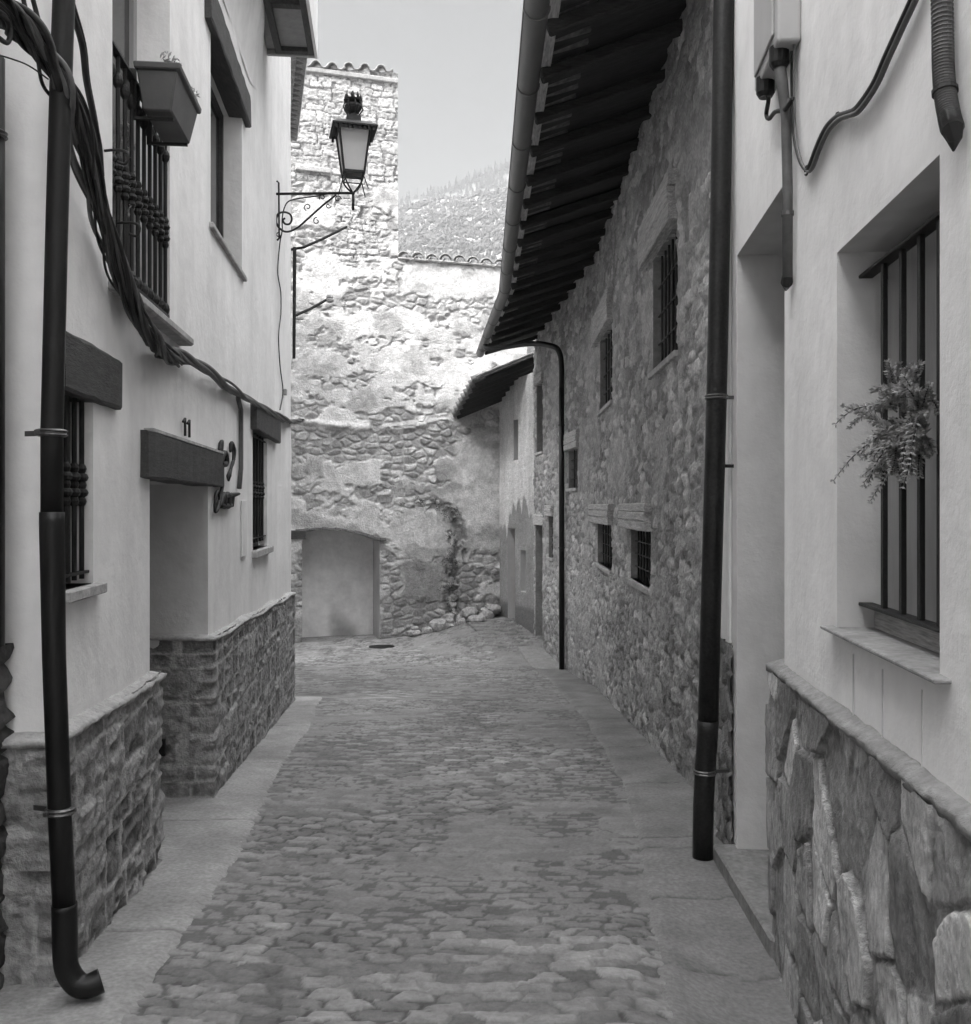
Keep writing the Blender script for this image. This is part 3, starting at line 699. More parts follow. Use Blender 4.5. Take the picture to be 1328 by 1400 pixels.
path1 = [PX(-60, -45, 3.1), PX(-15, -3, 3.25), PX(25, 35, 3.42), PX(62, 80, 3.56), PX(90, 130, 3.68), lpt(118, 205, 0.12), lpt(140, 285, 0.10), lpt(160, 355, 0.09), lpt(180, 415, 0.09), lpt(206, 465, 0.08), lpt(240, 488, 0.07)]
bundle(path1, 30, 0.066, 0.0085, 0.8, 3, M['cable'], 'cable', t)
t = thing('cable_bundle', 'thinner twisted grey cable rope running above the door to the white house corner', 'cables', lpt(320, 530, 0.09))
path2 = [lpt(232, 484, 0.07), lpt(255, 492, 0.06), lpt(285, 508, 0.06), lpt(315, 530, 0.06), lpt(345, 550, 0.06), lpt(370, 564, 0.06), lpt(390, 574, 0.06), PX(400, 577, 13.6), PX(412, 574, 14.3)]
bundle(path2, 8, 0.038, 0.014, 2.6, 8, M['cable_g'], 'cable', t)
t = thing('cable', 'loose pair of black cables dropping beside the downpipe at the top left', 'cable', lpt(135, 190, 0.09))
for dx, r_ in ((0, 0.013), (5, 0.010)):
    mb = MB(); mb.tube([PX(80 + dx, -50, 3.5), lpt(95 + dx, 5, 0.10), lpt(112 + dx * 0.6, 60, 0.09), lpt(118 + dx * 0.5, 110, 0.08), lpt(128 + dx * 0.4, 160, 0.06), lpt(136, 200, 0.05), lpt(139, 240, 0.05)], r_, 8, smoothpts=6); mb.build('strand', M['cable'], t, smooth=True)
t = thing('cable', 'slack black cables at the top left corner, looping off the thick bundle', 'cable', PX(20, 20, 3.4))
for k_, pts in enumerate(([(-20, -30), (5, 10), (14, 40), (10, 58), (-4, 50), (-20, 40)], [(-20, 70), (15, 80), (40, 90), (66, 108)], [(40, -20), (48, 10), (55, 35), (62, 45)], [(28, -20), (36, 15), (48, 45), (60, 70)])):
    mb = MB(); mb.tube([PX(a, b, 3.3 + 0.004 * a) for a, b in pts], 0.009 if k_ != 1 else 0.003, 8, smoothpts=6); mb.build('strand', M['cable'], t, smooth=True)
for i, (px, py) in enumerate(((143, 206), (160, 305), (158, 380))):
    t = thing('cable_hook', ['iron cable hook beside the loose cables, topmost of three', 'iron cable hook where the thick bundle crosses the railing, middle of three', 'iron cable hook holding the thick bundle just above its lowest bend'][i], 'hook', lpt(px, py, 0.0))
    a = Vector(lpt(px, py, 0.0)); mb = MB(); mb.tube([a, a + Vector((0.07, -0.01, 0)), a + Vector((0.12, -0.02, -0.02)), a + Vector((0.11, -0.02, -0.07)), a + Vector((0.07, -0.02, -0.06))], 0.007, 8, smoothpts=4); mb.build('hook', M['iron'], t, smooth=True)
t = thing('conduit', 'straight grey cable conduit dropping from the cable rope beside the iron lettering', 'conduit', lpt(325, 640, 0.02))
y = LY(325); mb = MB(); mb.tube([lpt(325.5, 544, 0.04), (LX(y) + 0.03, y, zz(560, y)), (LX(y) + 0.03, y, zz(640, y)), (LX(y) + 0.03, y - 0.06, zz(668, y))], 0.022, 10); mb.build('tube', M['cable_g'], t, smooth=True)

# ------------------------------------------------------------------ street lantern
yl = 11.85; zl = EYE + (HY - 265) * yl / FPX; xw = LX(yl); xl = (483 - HX) / FPX * yl
t = thing('wall_lantern', 'black wrought iron street lantern with pale glass on a scrolled bracket of the white house', 'street lamp', (xw, yl, zl))
mb = MB(); mb.tube([(xw - 0.02, yl, zl), (xl + 0.02, yl, zl + 0.012)], 0.017, 8)
mb.tube([(xl, yl, zl + 0.02), (xl, yl, zl - 0.20)], [0.018, 0.016, 0.01, 0.016], 8)
def P2(px, py): return ((px - HX) / FPX * yl, yl, EYE + (HY - py) * yl / FPX)
mb.tube([P2(460, 266), P2(440, 282), P2(420, 300), P2(407, 311), P2(397, 316), P2(388, 316), P2(380, 309), P2(378, 300), P2(381, 292), P2(389, 290), P2(397, 293), P2(399, 300), P2(396, 306), P2(390, 306), P2(387, 301), P2(390, 298)], 0.013, 7, smoothpts=5)
mb.tube([P2(452, 264), P2(432, 268), P2(410, 271), P2(395, 275), P2(389, 284), P2(386, 298), P2(386, 314), P2(384, 325)], 0.008, 6, smoothpts=4)
def curl(cx, cy, r, sgn, ph):
    pts = []
    for i in range(14):
        a = ph + sgn * i * 0.5; q_ = r * (1 - i / 18); pts.append(P2(cx + q_ * math.cos(a), cy + q_ * math.sin(a)))
    mb.tube(pts, 0.007, 6)
curl(421, 283, 5.5, 1, 2); curl(433, 302, 5, -1, -1.5); curl(441, 270, 4.5, 1, 2.5); curl(462, 272, 5, -1, 0); curl(449, 281, 4, 1, 0); curl(381, 320, 4, 1, 0)
mb.tube([(xw + 0.005, yl, zl + 0.16), (xw + 0.03, yl, zl + 0.14), (xw + 0.035, yl, zl - 0.55), (xw + 0.01, yl, zl - 0.58)], 0.012, 6)
mb.build('bracket', M['iron'], t, smooth=True)
zt = EYE + (HY - 181) * yl / FPX; zbm = EYE + (HY - 238) * yl / FPX; ht_, hb_ = 0.19, 0.125
rot = R(14)
def lc(u, v, z): return (xl + u * math.cos(rot) - v * math.sin(rot), yl + u * math.sin(rot) + v * math.cos(rot), z)
cg = MB(); cor = [(-1, -1), (1, -1), (1, 1), (-1, 1)]
for i in range(4):
    a, b = cor[i], cor[(i + 1) % 4]
    cg.beam(lc(a[0] * hb_, a[1] * hb_, zbm), lc(a[0] * ht_, a[1] * ht_, zt), 0.02, 0.02)
    cg.beam(lc(a[0] * ht_, a[1] * ht_, zt), lc(b[0] * ht_, b[1] * ht_, zt), 0.022, 0.03)
    cg.beam(lc(a[0] * hb_, a[1] * hb_, zbm), lc(b[0] * hb_, b[1] * hb_, zbm), 0.022, 0.03)
    cg.tube([lc(a[0] * hb_, a[1] * hb_, zbm), lc(a[0] * 0.105, a[1] * 0.105, zbm - 0.09), lc(a[0] * 0.06, a[1] * 0.06, zbm - 0.17), lc(0, 0, zbm - 0.235)], 0.011, 6, smoothpts=4)
    cg.beam(lc(a[0] * 0.108, a[1] * 0.108, zbm - 0.075), lc(b[0] * 0.108, b[1] * 0.108, zbm - 0.075), 0.012, 0.012)
    cg.tube([lc(a[0] * 0.11, a[1] * 0.11, zbm - 0.02), lc(a[0] * 0.14, a[1] * 0.14, zbm - 0.12), lc(a[0] * 0.17, a[1] * 0.17, zbm - 0.22)], 0.007, 5)
cg.build('cage', M['iron'], t)
for i in range(4):
    a, b = cor[i], cor[(i + 1) % 4]; k = 0.95; mb = MB()
    mb.add([lc(a[0] * hb_ * k, a[1] * hb_ * k, zbm + 0.01), lc(b[0] * hb_ * k, b[1] * hb_ * k, zbm + 0.01), lc(b[0] * ht_ * k, b[1] * ht_ * k, zt - 0.01), lc(a[0] * ht_ * k, a[1] * ht_ * k, zt - 0.01)], [(0, 1, 2, 3)])
    p_ = mb.build('glass_pane', M['lampglass'], t); sm = p_.modifiers.new('thick', 'SOLIDIFY'); sm.thickness = 0.004
rf = MB()
def ring(hw, z): return [lc(c[0] * hw, c[1] * hw, z) for c in cor]
lv = [ring(0.20, zt + 0.02), ring(0.275, zt - 0.0), ring(0.275, zt + 0.02), ring(0.20, zt + 0.075), ring(0.11, zt + 0.115), ring(0.09, zt + 0.12), ring(0.085, zt + 0.19), ring(0.06, zt + 0.2)]
rf.v = [p for r_ in lv for p in r_]
for i in range(len(lv) - 1):
    for j in range(4): rf.f.append((i * 4 + j, i * 4 + (j + 1) % 4, i * 4 + 4 + (j + 1) % 4, i * 4 + 4 + j))
rf.f.append((0, 1, 2, 3)); rf.f.append(tuple(len(lv) * 4 - 4 + j for j in range(4)))
for i in range(4):   # skirt with rows of square teeth
    a, b = cor[i], cor[(i + 1) % 4]
    for q in range(9):
        f0 = q / 9 + 0.02; f1 = (q + 0.55) / 9 + 0.02; hw = 0.262
        p0 = lc(hw * (a[0] + (b[0] - a[0]) * f0), hw * (a[1] + (b[1] - a[1]) * f0), 0); p1 = lc(hw * (a[0] + (b[0] - a[0]) * f1), hw * (a[1] + (b[1] - a[1]) * f1), 0)
        rf.add([(p0[0], p0[1], zt - 0.05), (p1[0], p1[1], zt - 0.05), (p1[0], p1[1], zt + 0.005), (p0[0], p0[1], zt + 0.005)], [(0, 1, 2, 3)])
    for e in (a,):   # hanging corner lugs
        p0 = lc(e[0] * 0.255, e[1] * 0.255, zt - 0.06); rf.beam((p0[0], p0[1], zt - 0.13), (p0[0], p0[1], zt), 0.05, 0.02)
rf.build('roof', M['iron'], t)
fn = MB(); zc = zt + 0.2
fn.lathe((xl, yl, zc), [(0.06, 0), (0.05, 0.03), (0.07, 0.045), (0.10, 0.09), (0.11, 0.12), (0.09, 0.15), (0.08, 0.16), (0.115, 0.18), (0.12, 0.2), (0.09, 0.21), (0.02, 0.215)], 12)
for i in range(8):
    a = i * math.pi / 4; c_ = (xl + 0.095 * math.cos(a), yl + 0.095 * math.sin(a)); fn.tube([(c_[0], c_[1], zc + 0.19), (c_[0], c_[1], zc + 0.235), (c_[0], c_[1], zc + 0.285)], [0.012, 0.018, 0.002], 6)
    a += 0.39; fn.tube([(xl + 0.07 * math.cos(a), yl + 0.07 * math.sin(a), zc + 0.02), (xl + 0.125 * math.cos(a), yl + 0.125 * math.sin(a), zc + 0.1), (xl + 0.1 * math.cos(a), yl + 0.1 * math.sin(a), zc + 0.18)], 0.009, 5)
fn.tube([(xl, yl, zc + 0.2), (xl, yl, zc + 0.26), (xl, yl, zc + 0.33)], [0.015, 0.022, 0.003], 6)
fn.build('finial', M['iron'], t)
t = thing('lamp_wire', 'thin dark wire hanging down the white wall below the lantern bracket', 'wire', lpt(384, 420, 0.02))
mb = MB(); mb.tube([P2(384, 322), lpt(381, 350, 0.02), lpt(380, 375, 0.02), lpt(384, 400, 0.02), lpt(384, 430, 0.02), lpt(381, 460, 0.02), lpt(383, 500, 0.02), lpt(387, 535, 0.02), lpt(383, 560, 0.03)], 0.008, 6, smoothpts=4); mb.build('strand', M['cable'], t)
mb = MB(); WL.hexa(mb, sy(LY(388)) - 0.05, sy(LY(388)) + 0.05, zz(540, LY(388)), zz(532, LY(388)), 0.0, 0.04); mb.build('junction_box', M['shutter'], t, bevel=0.004)

# ------------------------------------------------------------------ second house behind, only its eave shows
t = thing('tall_house', 'taller house behind the white house, only its scalloped tile eave showing above the corner', 'house', (-4.5, 17, gf(-4.5, 17)))
W2 = Wall([(-3.2, 14.4), (-4.5, 20.0), (-10, 21)], 1)
W2.surface('wall', lin(0, W2.cum[-1], 0.1, [W2.cum[1]]), lin(-2.2, 9.3, 0.1), rubble(0.3, 0.2, 0.03, 71, stone=(0.3, 0.5), mortar=0.5), M['masonry'], t)
mb = MB(); mb.box(-10, -3.3, 13.75, 14.4, -2.2, 9.3) if False else None
ev = MB()
E0, E1 = Vector((-2.62, 14.3)), Vector((-4.02, 20.0)); d = (E1 - E0).normalized(); nrm = Vector((d.y, -d.x))
for i in range(1):
    a = E0; b = E1
    ev.hexa([(a.x, a.y, 9.30), (b.x, b.y, 9.30), (b.x - 6, b.y - 1.3, 9.30), (a.x - 6, a.y - 1.3, 9.30), (a.x, a.y, 9.36), (b.x, b.y, 9.36), (b.x - 6, b.y - 1.3, 11.2), (a.x - 6, a.y - 1.3, 11.2)])
ev.build('roof', M['tile_d'], t)
ev = MB(); k = 26
for i in range(k):
    c = E0 + (E1 - E0) * (i + 0.5) / k; u = Vector((nrm.x, nrm.y, -0.25)).normalized(); p = Vector((c.x, c.y, 9.36))
    ev.tube([p - u * 0.5, p + u * 0.06], [0.085, 0.10], 10)
ev.build('eave_tiles', M['tile'], t, smooth=True)
ev = MB(); k = 20
for i in range(k):
    c = E0 + (E1 - E0) * (i + 0.5) / k; p = Vector((c.x, c.y, 9.2)); q = p - Vector((nrm.x, nrm.y, 0)) * 0.5
    ev.beam(q, p - Vector((nrm.x, nrm.y, 0)) * 0.14, 0.09, 0.14)
ev.build('rafter', M['wood_old'], t)

# ------------------------------------------------------------------ RIGHT HOUSE (near, white)
rh = thing('cream_house', 'pale plastered house on the right with irregular slab stone plinth, barred window and doorway', 'house', (RX(3), 3, gf(1.3, 3)))
YE = 6.15
WR = Wall([(RX(-4), -4), (RX(YE), YE), (RX(YE) + 5, YE + 0.05)], -1); ry = WR.s_of_y
Hr = {'win': (2.48, 3.44, 1.158, 2.52), 'door': (4.29, 5.52, -0.40, 3.06)}
hr = {k: (ry(v[0]), ry(v[1]), v[2], v[3]) for k, v in Hr.items()}
WR.surface('wall', lin(0, WR.cum[-1], 0.10, [h[0] for h in hr.values()] + [h[1] for h in hr.values()] + [WR.cum[1]]),
           lin(-1.0, 8.0, 0.10, [h[2] for h in hr.values()] + [h[3] for h in hr.values()]),
           lambda U, Z: (plaster_h(0.010, 14)(U, Z)[0] * hole_damp(U, Z, list(hr.values()), 0.25), 1 + 0 * U), M['plaster_r'], rh, keep=not_holes(list(hr.values())))
for kk, dp in (('win', 0.26), ('door', 0.55)):
    mb = MB(); reveal(mb, WR, hr[kk], dp); mb.build('reveal', M['plaster_shaded'], rh)
mb = MB(); mb.box(RX(-4) - 0.1, 8, -4, YE, 8.0, 8.2); mb.build('roof', M['tile'], rh)
panel(WR, 4.29, 5.52, -0.40, 3.06, -0.5, M['door'], 'door', rh, boards=6)
# pale trim strip on the door jamb
mb = MB(); WR.hexa(mb, ry(5.70), ry(5.74), 0.78, 8.0, 0.0, 0.022); mb.build('wall_cable', M['plaster'], rh, bevel=0.008, seg=2)
for y in (3.235, 2.93, 2.60):
    mb = MB(); WR.hexa(mb, ry(y) - 0.0025, ry(y) + 0.0025, 0.85, 1.10, 0.0, 0.004); mb.build('wall_joint', M['plaster_shaded'], rh)
# window
ww = frame(WR, 2.48, 3.44, 1.158, 2.52, -0.19, 0.05, M['wood_dark'], 'window', rh, mull=1)
panel(WR, 2.5, 3.42, 1.2, 2.5, -0.165, M['shutter'], 'shutter', ww, boards=5, th=0.02)
gb = grille(WR, [3.235, 3.055, 2.895, 2.74, 2.59], 1.25, 2.43, -0.10, 0.0135, flat=True)
rails(gb, WR, 2.48, 3.44, [1.25, 2.43], -0.10, 0.012, 0.05)
gb.build('grille', M['iron'], ww, bevel=0.002)
mb = MB(); WR.hexa(mb, ry(2.48), ry(3.44), 1.158, 1.235, -0.25, -0.13); mb.build('window_board', M['wood_old'], ww, bevel=0.004)
sill(WR, 2.40, 3.50, 1.165, 0.014, 0.045, -0.2, 'sill', M['cement_d'], ww, bevel=0.004)
# threshold step
mb = MB()
mb.hexa([WR.P(ry(4.36), -0.62, 0.045), WR.P(ry(5.60), -0.72, 0.13), WR.P(ry(5.60), -0.72, -0.5), WR.P(ry(4.36), -0.62, -0.5), WR.P(ry(4.36), -0.385, 0.045), WR.P(ry(5.60), -0.385, 0.13), WR.P(ry(5.60), -0.385, -0.5), WR.P(ry(4.36), -0.385, -0.5)])
mb.build('threshold', surf('step_concrete', 0.22, 0.9, 0.2, 5, 0.8, 40, fine=0.2), rh, bevel=0.012)
# slab plinth
def slabs(U, Z):
    su, sz = 0.25, 0.33
    u = U / su + 0.5 * (fbm(U * 2.2, Z * 2, 5) - 0.5) + 0.12 * (fbm(U * 9, Z * 6, 6) - 0.5); v = Z / sz + 0.5 * (fbm(U * 2.2, Z * 2.5, 8) - 0.5) + 0.12 * (fbm(U * 8, Z * 7, 7) - 0.5)
    f1, f2, rid, dx, dy = worley(u, v, 31, 1.0)
    r2 = (rid * 7.31) % 1; r3 = (rid * 13.7) % 1; r4 = (rid * 29.3) % 1
    e = f2 - f1
    pr = sstep(e, 0.05, 0.07)
    rn = fbm(U * 7 + rid * 9, Z * 5, 40, 5) - 0.5; rg = 0.5 - np.abs(2 * fbm(U * 9 + rid * 50, Z * 4, 45, 4) - 1) * 1.5; fl = fbm(U * 40, Z * 14, 41, 3) - 0.5
    lay = np.floor(fbm(U * 3.0 + rid * 40, Z * 1.6 + rid * 11, 43, 3) * 9) / 9 - 0.5
    h = pr * (0.004 + 0.022 * r2 + (r3 - 0.5) * dx * 0.035 + (r4 - 0.5) * dy * 0.03 + 0.010 * rn + 0.030 * lay + 0.004 * rg + 0.003 * fl)
    h = h + (1 - pr) * 0.012 * (fbm(U * 12, Z * 12, 47, 3) - 0.3)
    tone = (0.17 + 0.36 * r3 ** 1.2) * (1 + 0.7 * rn + 0.3 * rg + 0.5 * fl) * pr + (1 - pr) * 0.24 * (1 + fl)
    return h, tone
PT = 0.845
WPr = Wall([(RX(4.405) + 0.5, 4.41), (RX(4.405), 4.405), (RX(0.4), 0.4)], 1)
cr = WPr.cum
WPr.surface('plinth', lin(0.1, cr[-1], 0.0075, [cr[1]]), lin(-0.62, PT, 0.009), slabs, M['slab'], rh, base=0.03)
ledge(WPr, 0.1, cr[-1], PT + 0.0, -0.02, 0.034, 0.042, 'plinth_ledge', M['cement_d'], rh, 9, corners=[cr[1]])
# rough stone edge strip beside the pipe
WE = Wall([(RX(5.58), 5.60), (RX(6.15), 6.15)], -1)
WE.surface('edge_stones', lin(0, WE.cum[-1], 0.015), lin(-0.8, 0.78, 0.015), rubble(0.14, 0.16, 0.03, 91, stone=(0.14, 0.3)), M['masonry'], rh, base=0.006)

# fern sprigs hanging on the grille
t = thing('hanging_sprigs', 'bushy dark sprigs of greenery tied to the barred window on the right', 'plant', WR.P(ry(3.0), 1.7, -0.05))
rnd = random.Random(12); mb = MB(); st = MB()
def sprig(p0, dirv, ln, nl, rnd, droop):
    p = Vector(p0); dd = Vector(dirv).normalized(); pts = [p.copy()]; k = 12
    for i in range(k):
        dd = (dd + Vector((rnd.uniform(-.1, .1), rnd.uniform(-.1, .1), -droop + rnd.uniform(-.1, .1)))).normalized(); p = p + dd * ln / k; pts.append(p.copy())
        for q in range(int(nl * 1.8)):
            sdv = dd.cross(Vector((rnd.gauss(0, 1), rnd.gauss(0, 1), rnd.gauss(0, 1)))).normalized(); ld = (sdv + dd * 0.7).normalized(); l = rnd.uniform(0.012, 0.024) * (1.15 - 0.5 * i / k); bb = ld.cross(Vector((rnd.gauss(0, 1), rnd.gauss(0, 1), rnd.gauss(0, 1)))).normalized() * l * 0.16
            mb.add([p, p + ld * l * 0.5 + bb, p + ld * l, p + ld * l * 0.5 - bb], [(0, 1, 2, 3)])
    st.tube(pts, [0.0035, 0.0012], 5)
wc = Vector(WR.P(ry(2.80), 1.85, -0.03)); al = (Vector(WR.P(1, 0, 0)) - Vector(WR.P(0, 0, 0))).normalized(); nv = Vector((WR.nr[0].x, WR.nr[0].y, 0))
for i in range(44):
    th_ = rnd.uniform(0, 6.283); rw = 0.095 + rnd.uniform(-0.02, 0.03); c_, s__ = math.cos(th_), math.sin(th_)
    base = wc + al * c_ * rw + Vector((0, 0, s__ * rw)) + nv * rnd.uniform(-0.02, 0.03)
    sprig(base, al * (c_ * 0.7 - s__ * 1.0 * rnd.choice((1, -1))) + Vector((0, 0, s__ * 0.7 + c_ * rnd.choice((1, -1)))) + nv * rnd.uniform(0.0, 0.5), rnd.uniform(0.06, 0.12), 12, rnd, 0.04)
for i in range(12):
    sprig(wc + al * rnd.uniform(-.02, .1) + Vector((0, 0, rnd.uniform(-.1, 0))), al * rnd.uniform(0.6, 1.1) + nv * rnd.uniform(0.1, 0.5) + Vector((0, 0, rnd.uniform(-0.6, 0.2))), rnd.uniform(0.14, 0.24), 11, rnd, 0.05)
for i in range(7):
    sprig(wc + al * 0.1 + Vector((0, 0, 0.02 * i - 0.04)), al * 1.0 + nv * rnd.uniform(0.1, 0.35) + Vector((0, 0, rnd.uniform(-0.15, 0.5))), rnd.uniform(0.26, 0.38), 11, rnd, 0.035)
for i in range(3):
    sprig(wc - al * rnd.uniform(0.05, 0.2) + nv * 0.02, -al * 0.2 + nv * 0.3 + Vector((0, 0, -0.8)), rnd.uniform(0.12, 0.24), 10, rnd, 0.1)
mb.build('needles', M['leaf'], t); st.build('twigs', M['wood_dark'], t)

# downpipe on the corner of the right house
t = thing('drainpipe', 'tall black speckled downpipe at the corner between the cream house and the stone house', 'drainpipe', (1.27, 5.62, gf(1.27, 5.62)))
YQ = 5.62
def pr_(px, py): return PX(px, py, YQ)
mb = MB(); mb.tube([pr_(996, -300), pr_(990, 0), pr_(986, 250), pr_(980, 545), pr_(973, 800), pr_(968, 1000)], 0.060, 20); mb.build('upper_tube', M['pipe_s'], t, smooth=True)
mb = MB(); mb.tube([pr_(968, 985), pr_(968, 1000), pr_(964, 1055), pr_(962, 1100), pr_(961, 1178)], [0.065, 0.061, 0.061, 0.0605, 0.0605], 20); mb.build('lower_tube', M['pipe_s'], t, smooth=True)
for (px, py) in ((980, 543), (978, 637), (964, 1055)):
    c = pr_(px, py); mb = MB()
    if py != 637: pipe_clamp(mb, c, 0.060)
    mb.beam((c[0], c[1], c[2]), (c[0] + 0.15, c[1] + 0.02, c[2]), 0.012, 0.02); mb.build('clamp', M['clamp'] if py != 637 else M['iron'], t)

# meter box, conduit, cables
def rpt(px, py, n):
    y = RY(px, n); x, y2 = WR.at(ry(y), n); return (x, y, zz(py, y))
t = thing('junction_box', 'grey electrical box with cable glands high on the cream house wall', 'electrical box', rpt(1040, 60, 0.05))
y0b, y1b = RY(1074, 0.0), RY(1027, 0.0)
mb = MB(); a_, b_ = ry(RY(1079, 0.11)), ry(RY(1050, 0.11))
WR.hexa(mb, ry(3.97), ry(4.47), 3.55, 4.6, 0.0, 0.10)
mb.build('body', M['box'], t, bevel=0.012, seg=2)
mb = MB(); WR.hexa(mb, ry(4.02), ry(4.42), 3.60, 4.55, 0.10, 0.112); mb.build('cover', M['box'], t, bevel=0.004)
for y, zb_ in ((4.07, 3.51), (4.36, 3.51)):
    mb = MB(); x, y2 = WR.at(ry(y), 0.07); mb.lathe((x, y2, zb_), [(0.03, -0.03), (0.042, -0.01), (0.042, 0.06)], 14); mb.build('gland', M['pipe'], t)
t = thing('conduit', 'black cable conduit running down from the grey box beside the doorway of the cream house', 'conduit', rpt(1076, 300, 0.04))
x, y2 = WR.at(ry(4.07), 0.07)
mb = MB(); mb.tube([(x, y2, 3.5), rpt(1070, 115, 0.06), rpt(1075, 160, 0.04), rpt(1077, 250, 0.035), rpt(1077, 380, 0.035)], [0.026, 0.024, 0.022, 0.022, 0.022], 12); mb.build('tube', M['cable_g'], t, smooth=True)
for py in (140, 292): mb = MB(); mb.tube([rpt(1077, py - 3, 0.035), rpt(1077, py + 3, 0.035)], 0.027, 12); mb.build('clamp', M['clamp'], t)
mb = MB(); mb.tube([rpt(1077, 376, 0.035), rpt(1076, 386, 0.035), rpt(1075, 396, 0.02)], [0.022, 0.026, 0.006], 10); mb.build('end_cap', M['cable'], t)
t = thing('cable', 'short black cable looping from the grey box to the conduit', 'cable', rpt(1050, 160, 0.05))
x, y2 = WR.at(ry(4.36), 0.07)
mb = MB(); mb.tube([(x, y2, 3.50), rpt(1051, 135, 0.06), rpt(1048, 156, 0.05), rpt(1052, 162, 0.05), rpt(1060, 153, 0.05), rpt(1074, 149, 0.05), rpt(1084, 134, 0.04)], 0.010, 8, smoothpts=5); mb.build('strand', M['cable'], t, smooth=True)
t = thing('cable', 'black cable sagging in a curve across the cream wall above the barred window', 'cable', rpt(1110, 230, 0.03))
cp = [(1082, -30), (1083, 60), (1083, 120), (1085, 180), (1092, 215), (1101, 231), (1108, 226), (1118, 200), (1130, 175), (1145, 160), (1158, 155), (1172, 148), (1195, 115), (1213, 75), (1230, 38), (1252, -10), (1262, -40)]
for k_, (dx, r_) in enumerate(((0, 0.007), (3, 0.0055))):
    mb = MB(); mb.tube([rpt(a + dx, b + 3 * k_, 0.018 + 0.004 * k_) for a, b in cp], [r_] * 6 + [r_ * 1.7] * 11, 8, smoothpts=6); mb.build('strand', M['cable'] if k_ == 0 else M['cable_g'], t, smooth=True)
for (px, py) in ((1103, 233), (1145, 161), (1217, 69)):
    mb = MB(); c = Vector(rpt(px, py, 0.02)); mb.tube([c + Vector((0, 0.018 * math.cos(a), 0.018 * math.sin(a))) for a in np.linspace(0, 5.6, 12)], 0.004, 6); mb.build('clip', M['iron'], t)
t = thing('corrugated_conduit', 'thick ribbed black conduit ending in a taped tip above the barred window', 'conduit', rpt(1295, 100, 0.04))
mb = MB(); pts = spline([Vector(rpt(a, b, 0.035)) for a, b in [(1288, -60), (1288, -20), (1289, 40), (1290, 90), (1293, 130), (1299, 162), (1303, 176)]], 30)
mb.tube(pts, [0.024 + (0.003 if i % 3 == 0 else 0.0) for i in range(len(pts))], 14); mb.build('tube', M['cable_g'], t, smooth=False)
mb = MB(); mb.tube([rpt(1298, 158, 0.035), rpt(1302, 175, 0.035), rpt(1305, 190, 0.03), rpt(1304, 206, 0.02)], [0.027, 0.027, 0.018, 0.003], 9); mb.build('taped_end', M['cable'], t)
mb = MB(); mb.tube([rpt(1292, 122, 0.035), rpt(1292.5, 127, 0.035)], 0.031, 14); mb.build('tie', M['cable'], t)

# ------------------------------------------------------------------ STONE HOUSE
sh = thing('stone_house', 'long rubble stone house on the right with deep dark timber eaves and small barred windows', 'house', (1.8, 13, gf(1.8, 13)))
WS = Wall([(1.637, 6.16), (1.823, 15.7), (1.575, 18.8), (1.15, 22.2), (5.0, 22.5)], -1); syS = WS.s_of_y
EV = 5.66
Hs = {'big_upper': (8.29, 9.67, 2.96, 4.10), 'slim_upper': (13.25, 15.0, 3.09, 4.20), 'small': (17.4, 18.4, 1.95, 2.68),
      'low_a': (13.3, 15.4, 0.70, 1.345), 'low_b': (9.82, 11.36, 0.75, 1.345), 'end_tall': (21.15, 21.95, 2.84, 4.4),
      'end_door': (21.2, 22.1, -1.9, 1.20), 'end_low': (20.0, 20.5, 0.52, 1.40)}
hsn = {k: (syS(v[0]), syS(v[1]), v[2], v[3]) for k, v in Hs.items()}
HH = list(hsn.values())
rbs = rubble(0.25, 0.115, 0.026, 51, stone=(0.24, 0.54), mortar=0.38, rough=0.026, edge=0.07)
def sw(U, Z):
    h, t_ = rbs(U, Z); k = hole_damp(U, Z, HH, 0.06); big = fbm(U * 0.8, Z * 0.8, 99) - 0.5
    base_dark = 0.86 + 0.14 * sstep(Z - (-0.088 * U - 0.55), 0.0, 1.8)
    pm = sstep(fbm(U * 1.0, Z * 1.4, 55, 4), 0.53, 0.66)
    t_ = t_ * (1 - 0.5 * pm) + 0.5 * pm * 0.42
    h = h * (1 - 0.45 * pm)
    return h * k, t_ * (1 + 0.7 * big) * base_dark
zex = [h[2] for h in HH] + [h[3] for h in HH]; sex = [h[0] for h in HH] + [h[1] for h in HH] + WS.cum[1:4]
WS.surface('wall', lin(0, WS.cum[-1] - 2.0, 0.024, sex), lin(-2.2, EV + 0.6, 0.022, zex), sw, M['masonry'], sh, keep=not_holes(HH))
mrev = surf('reveal_stone', 0.26, 0.95, 0.2, 5, 0.8, 30, fine=0.15)
for k, h in hsn.items(): mb = MB(); reveal(mb, WS, h, 0.30); mb.build('reveal', mrev, sh)
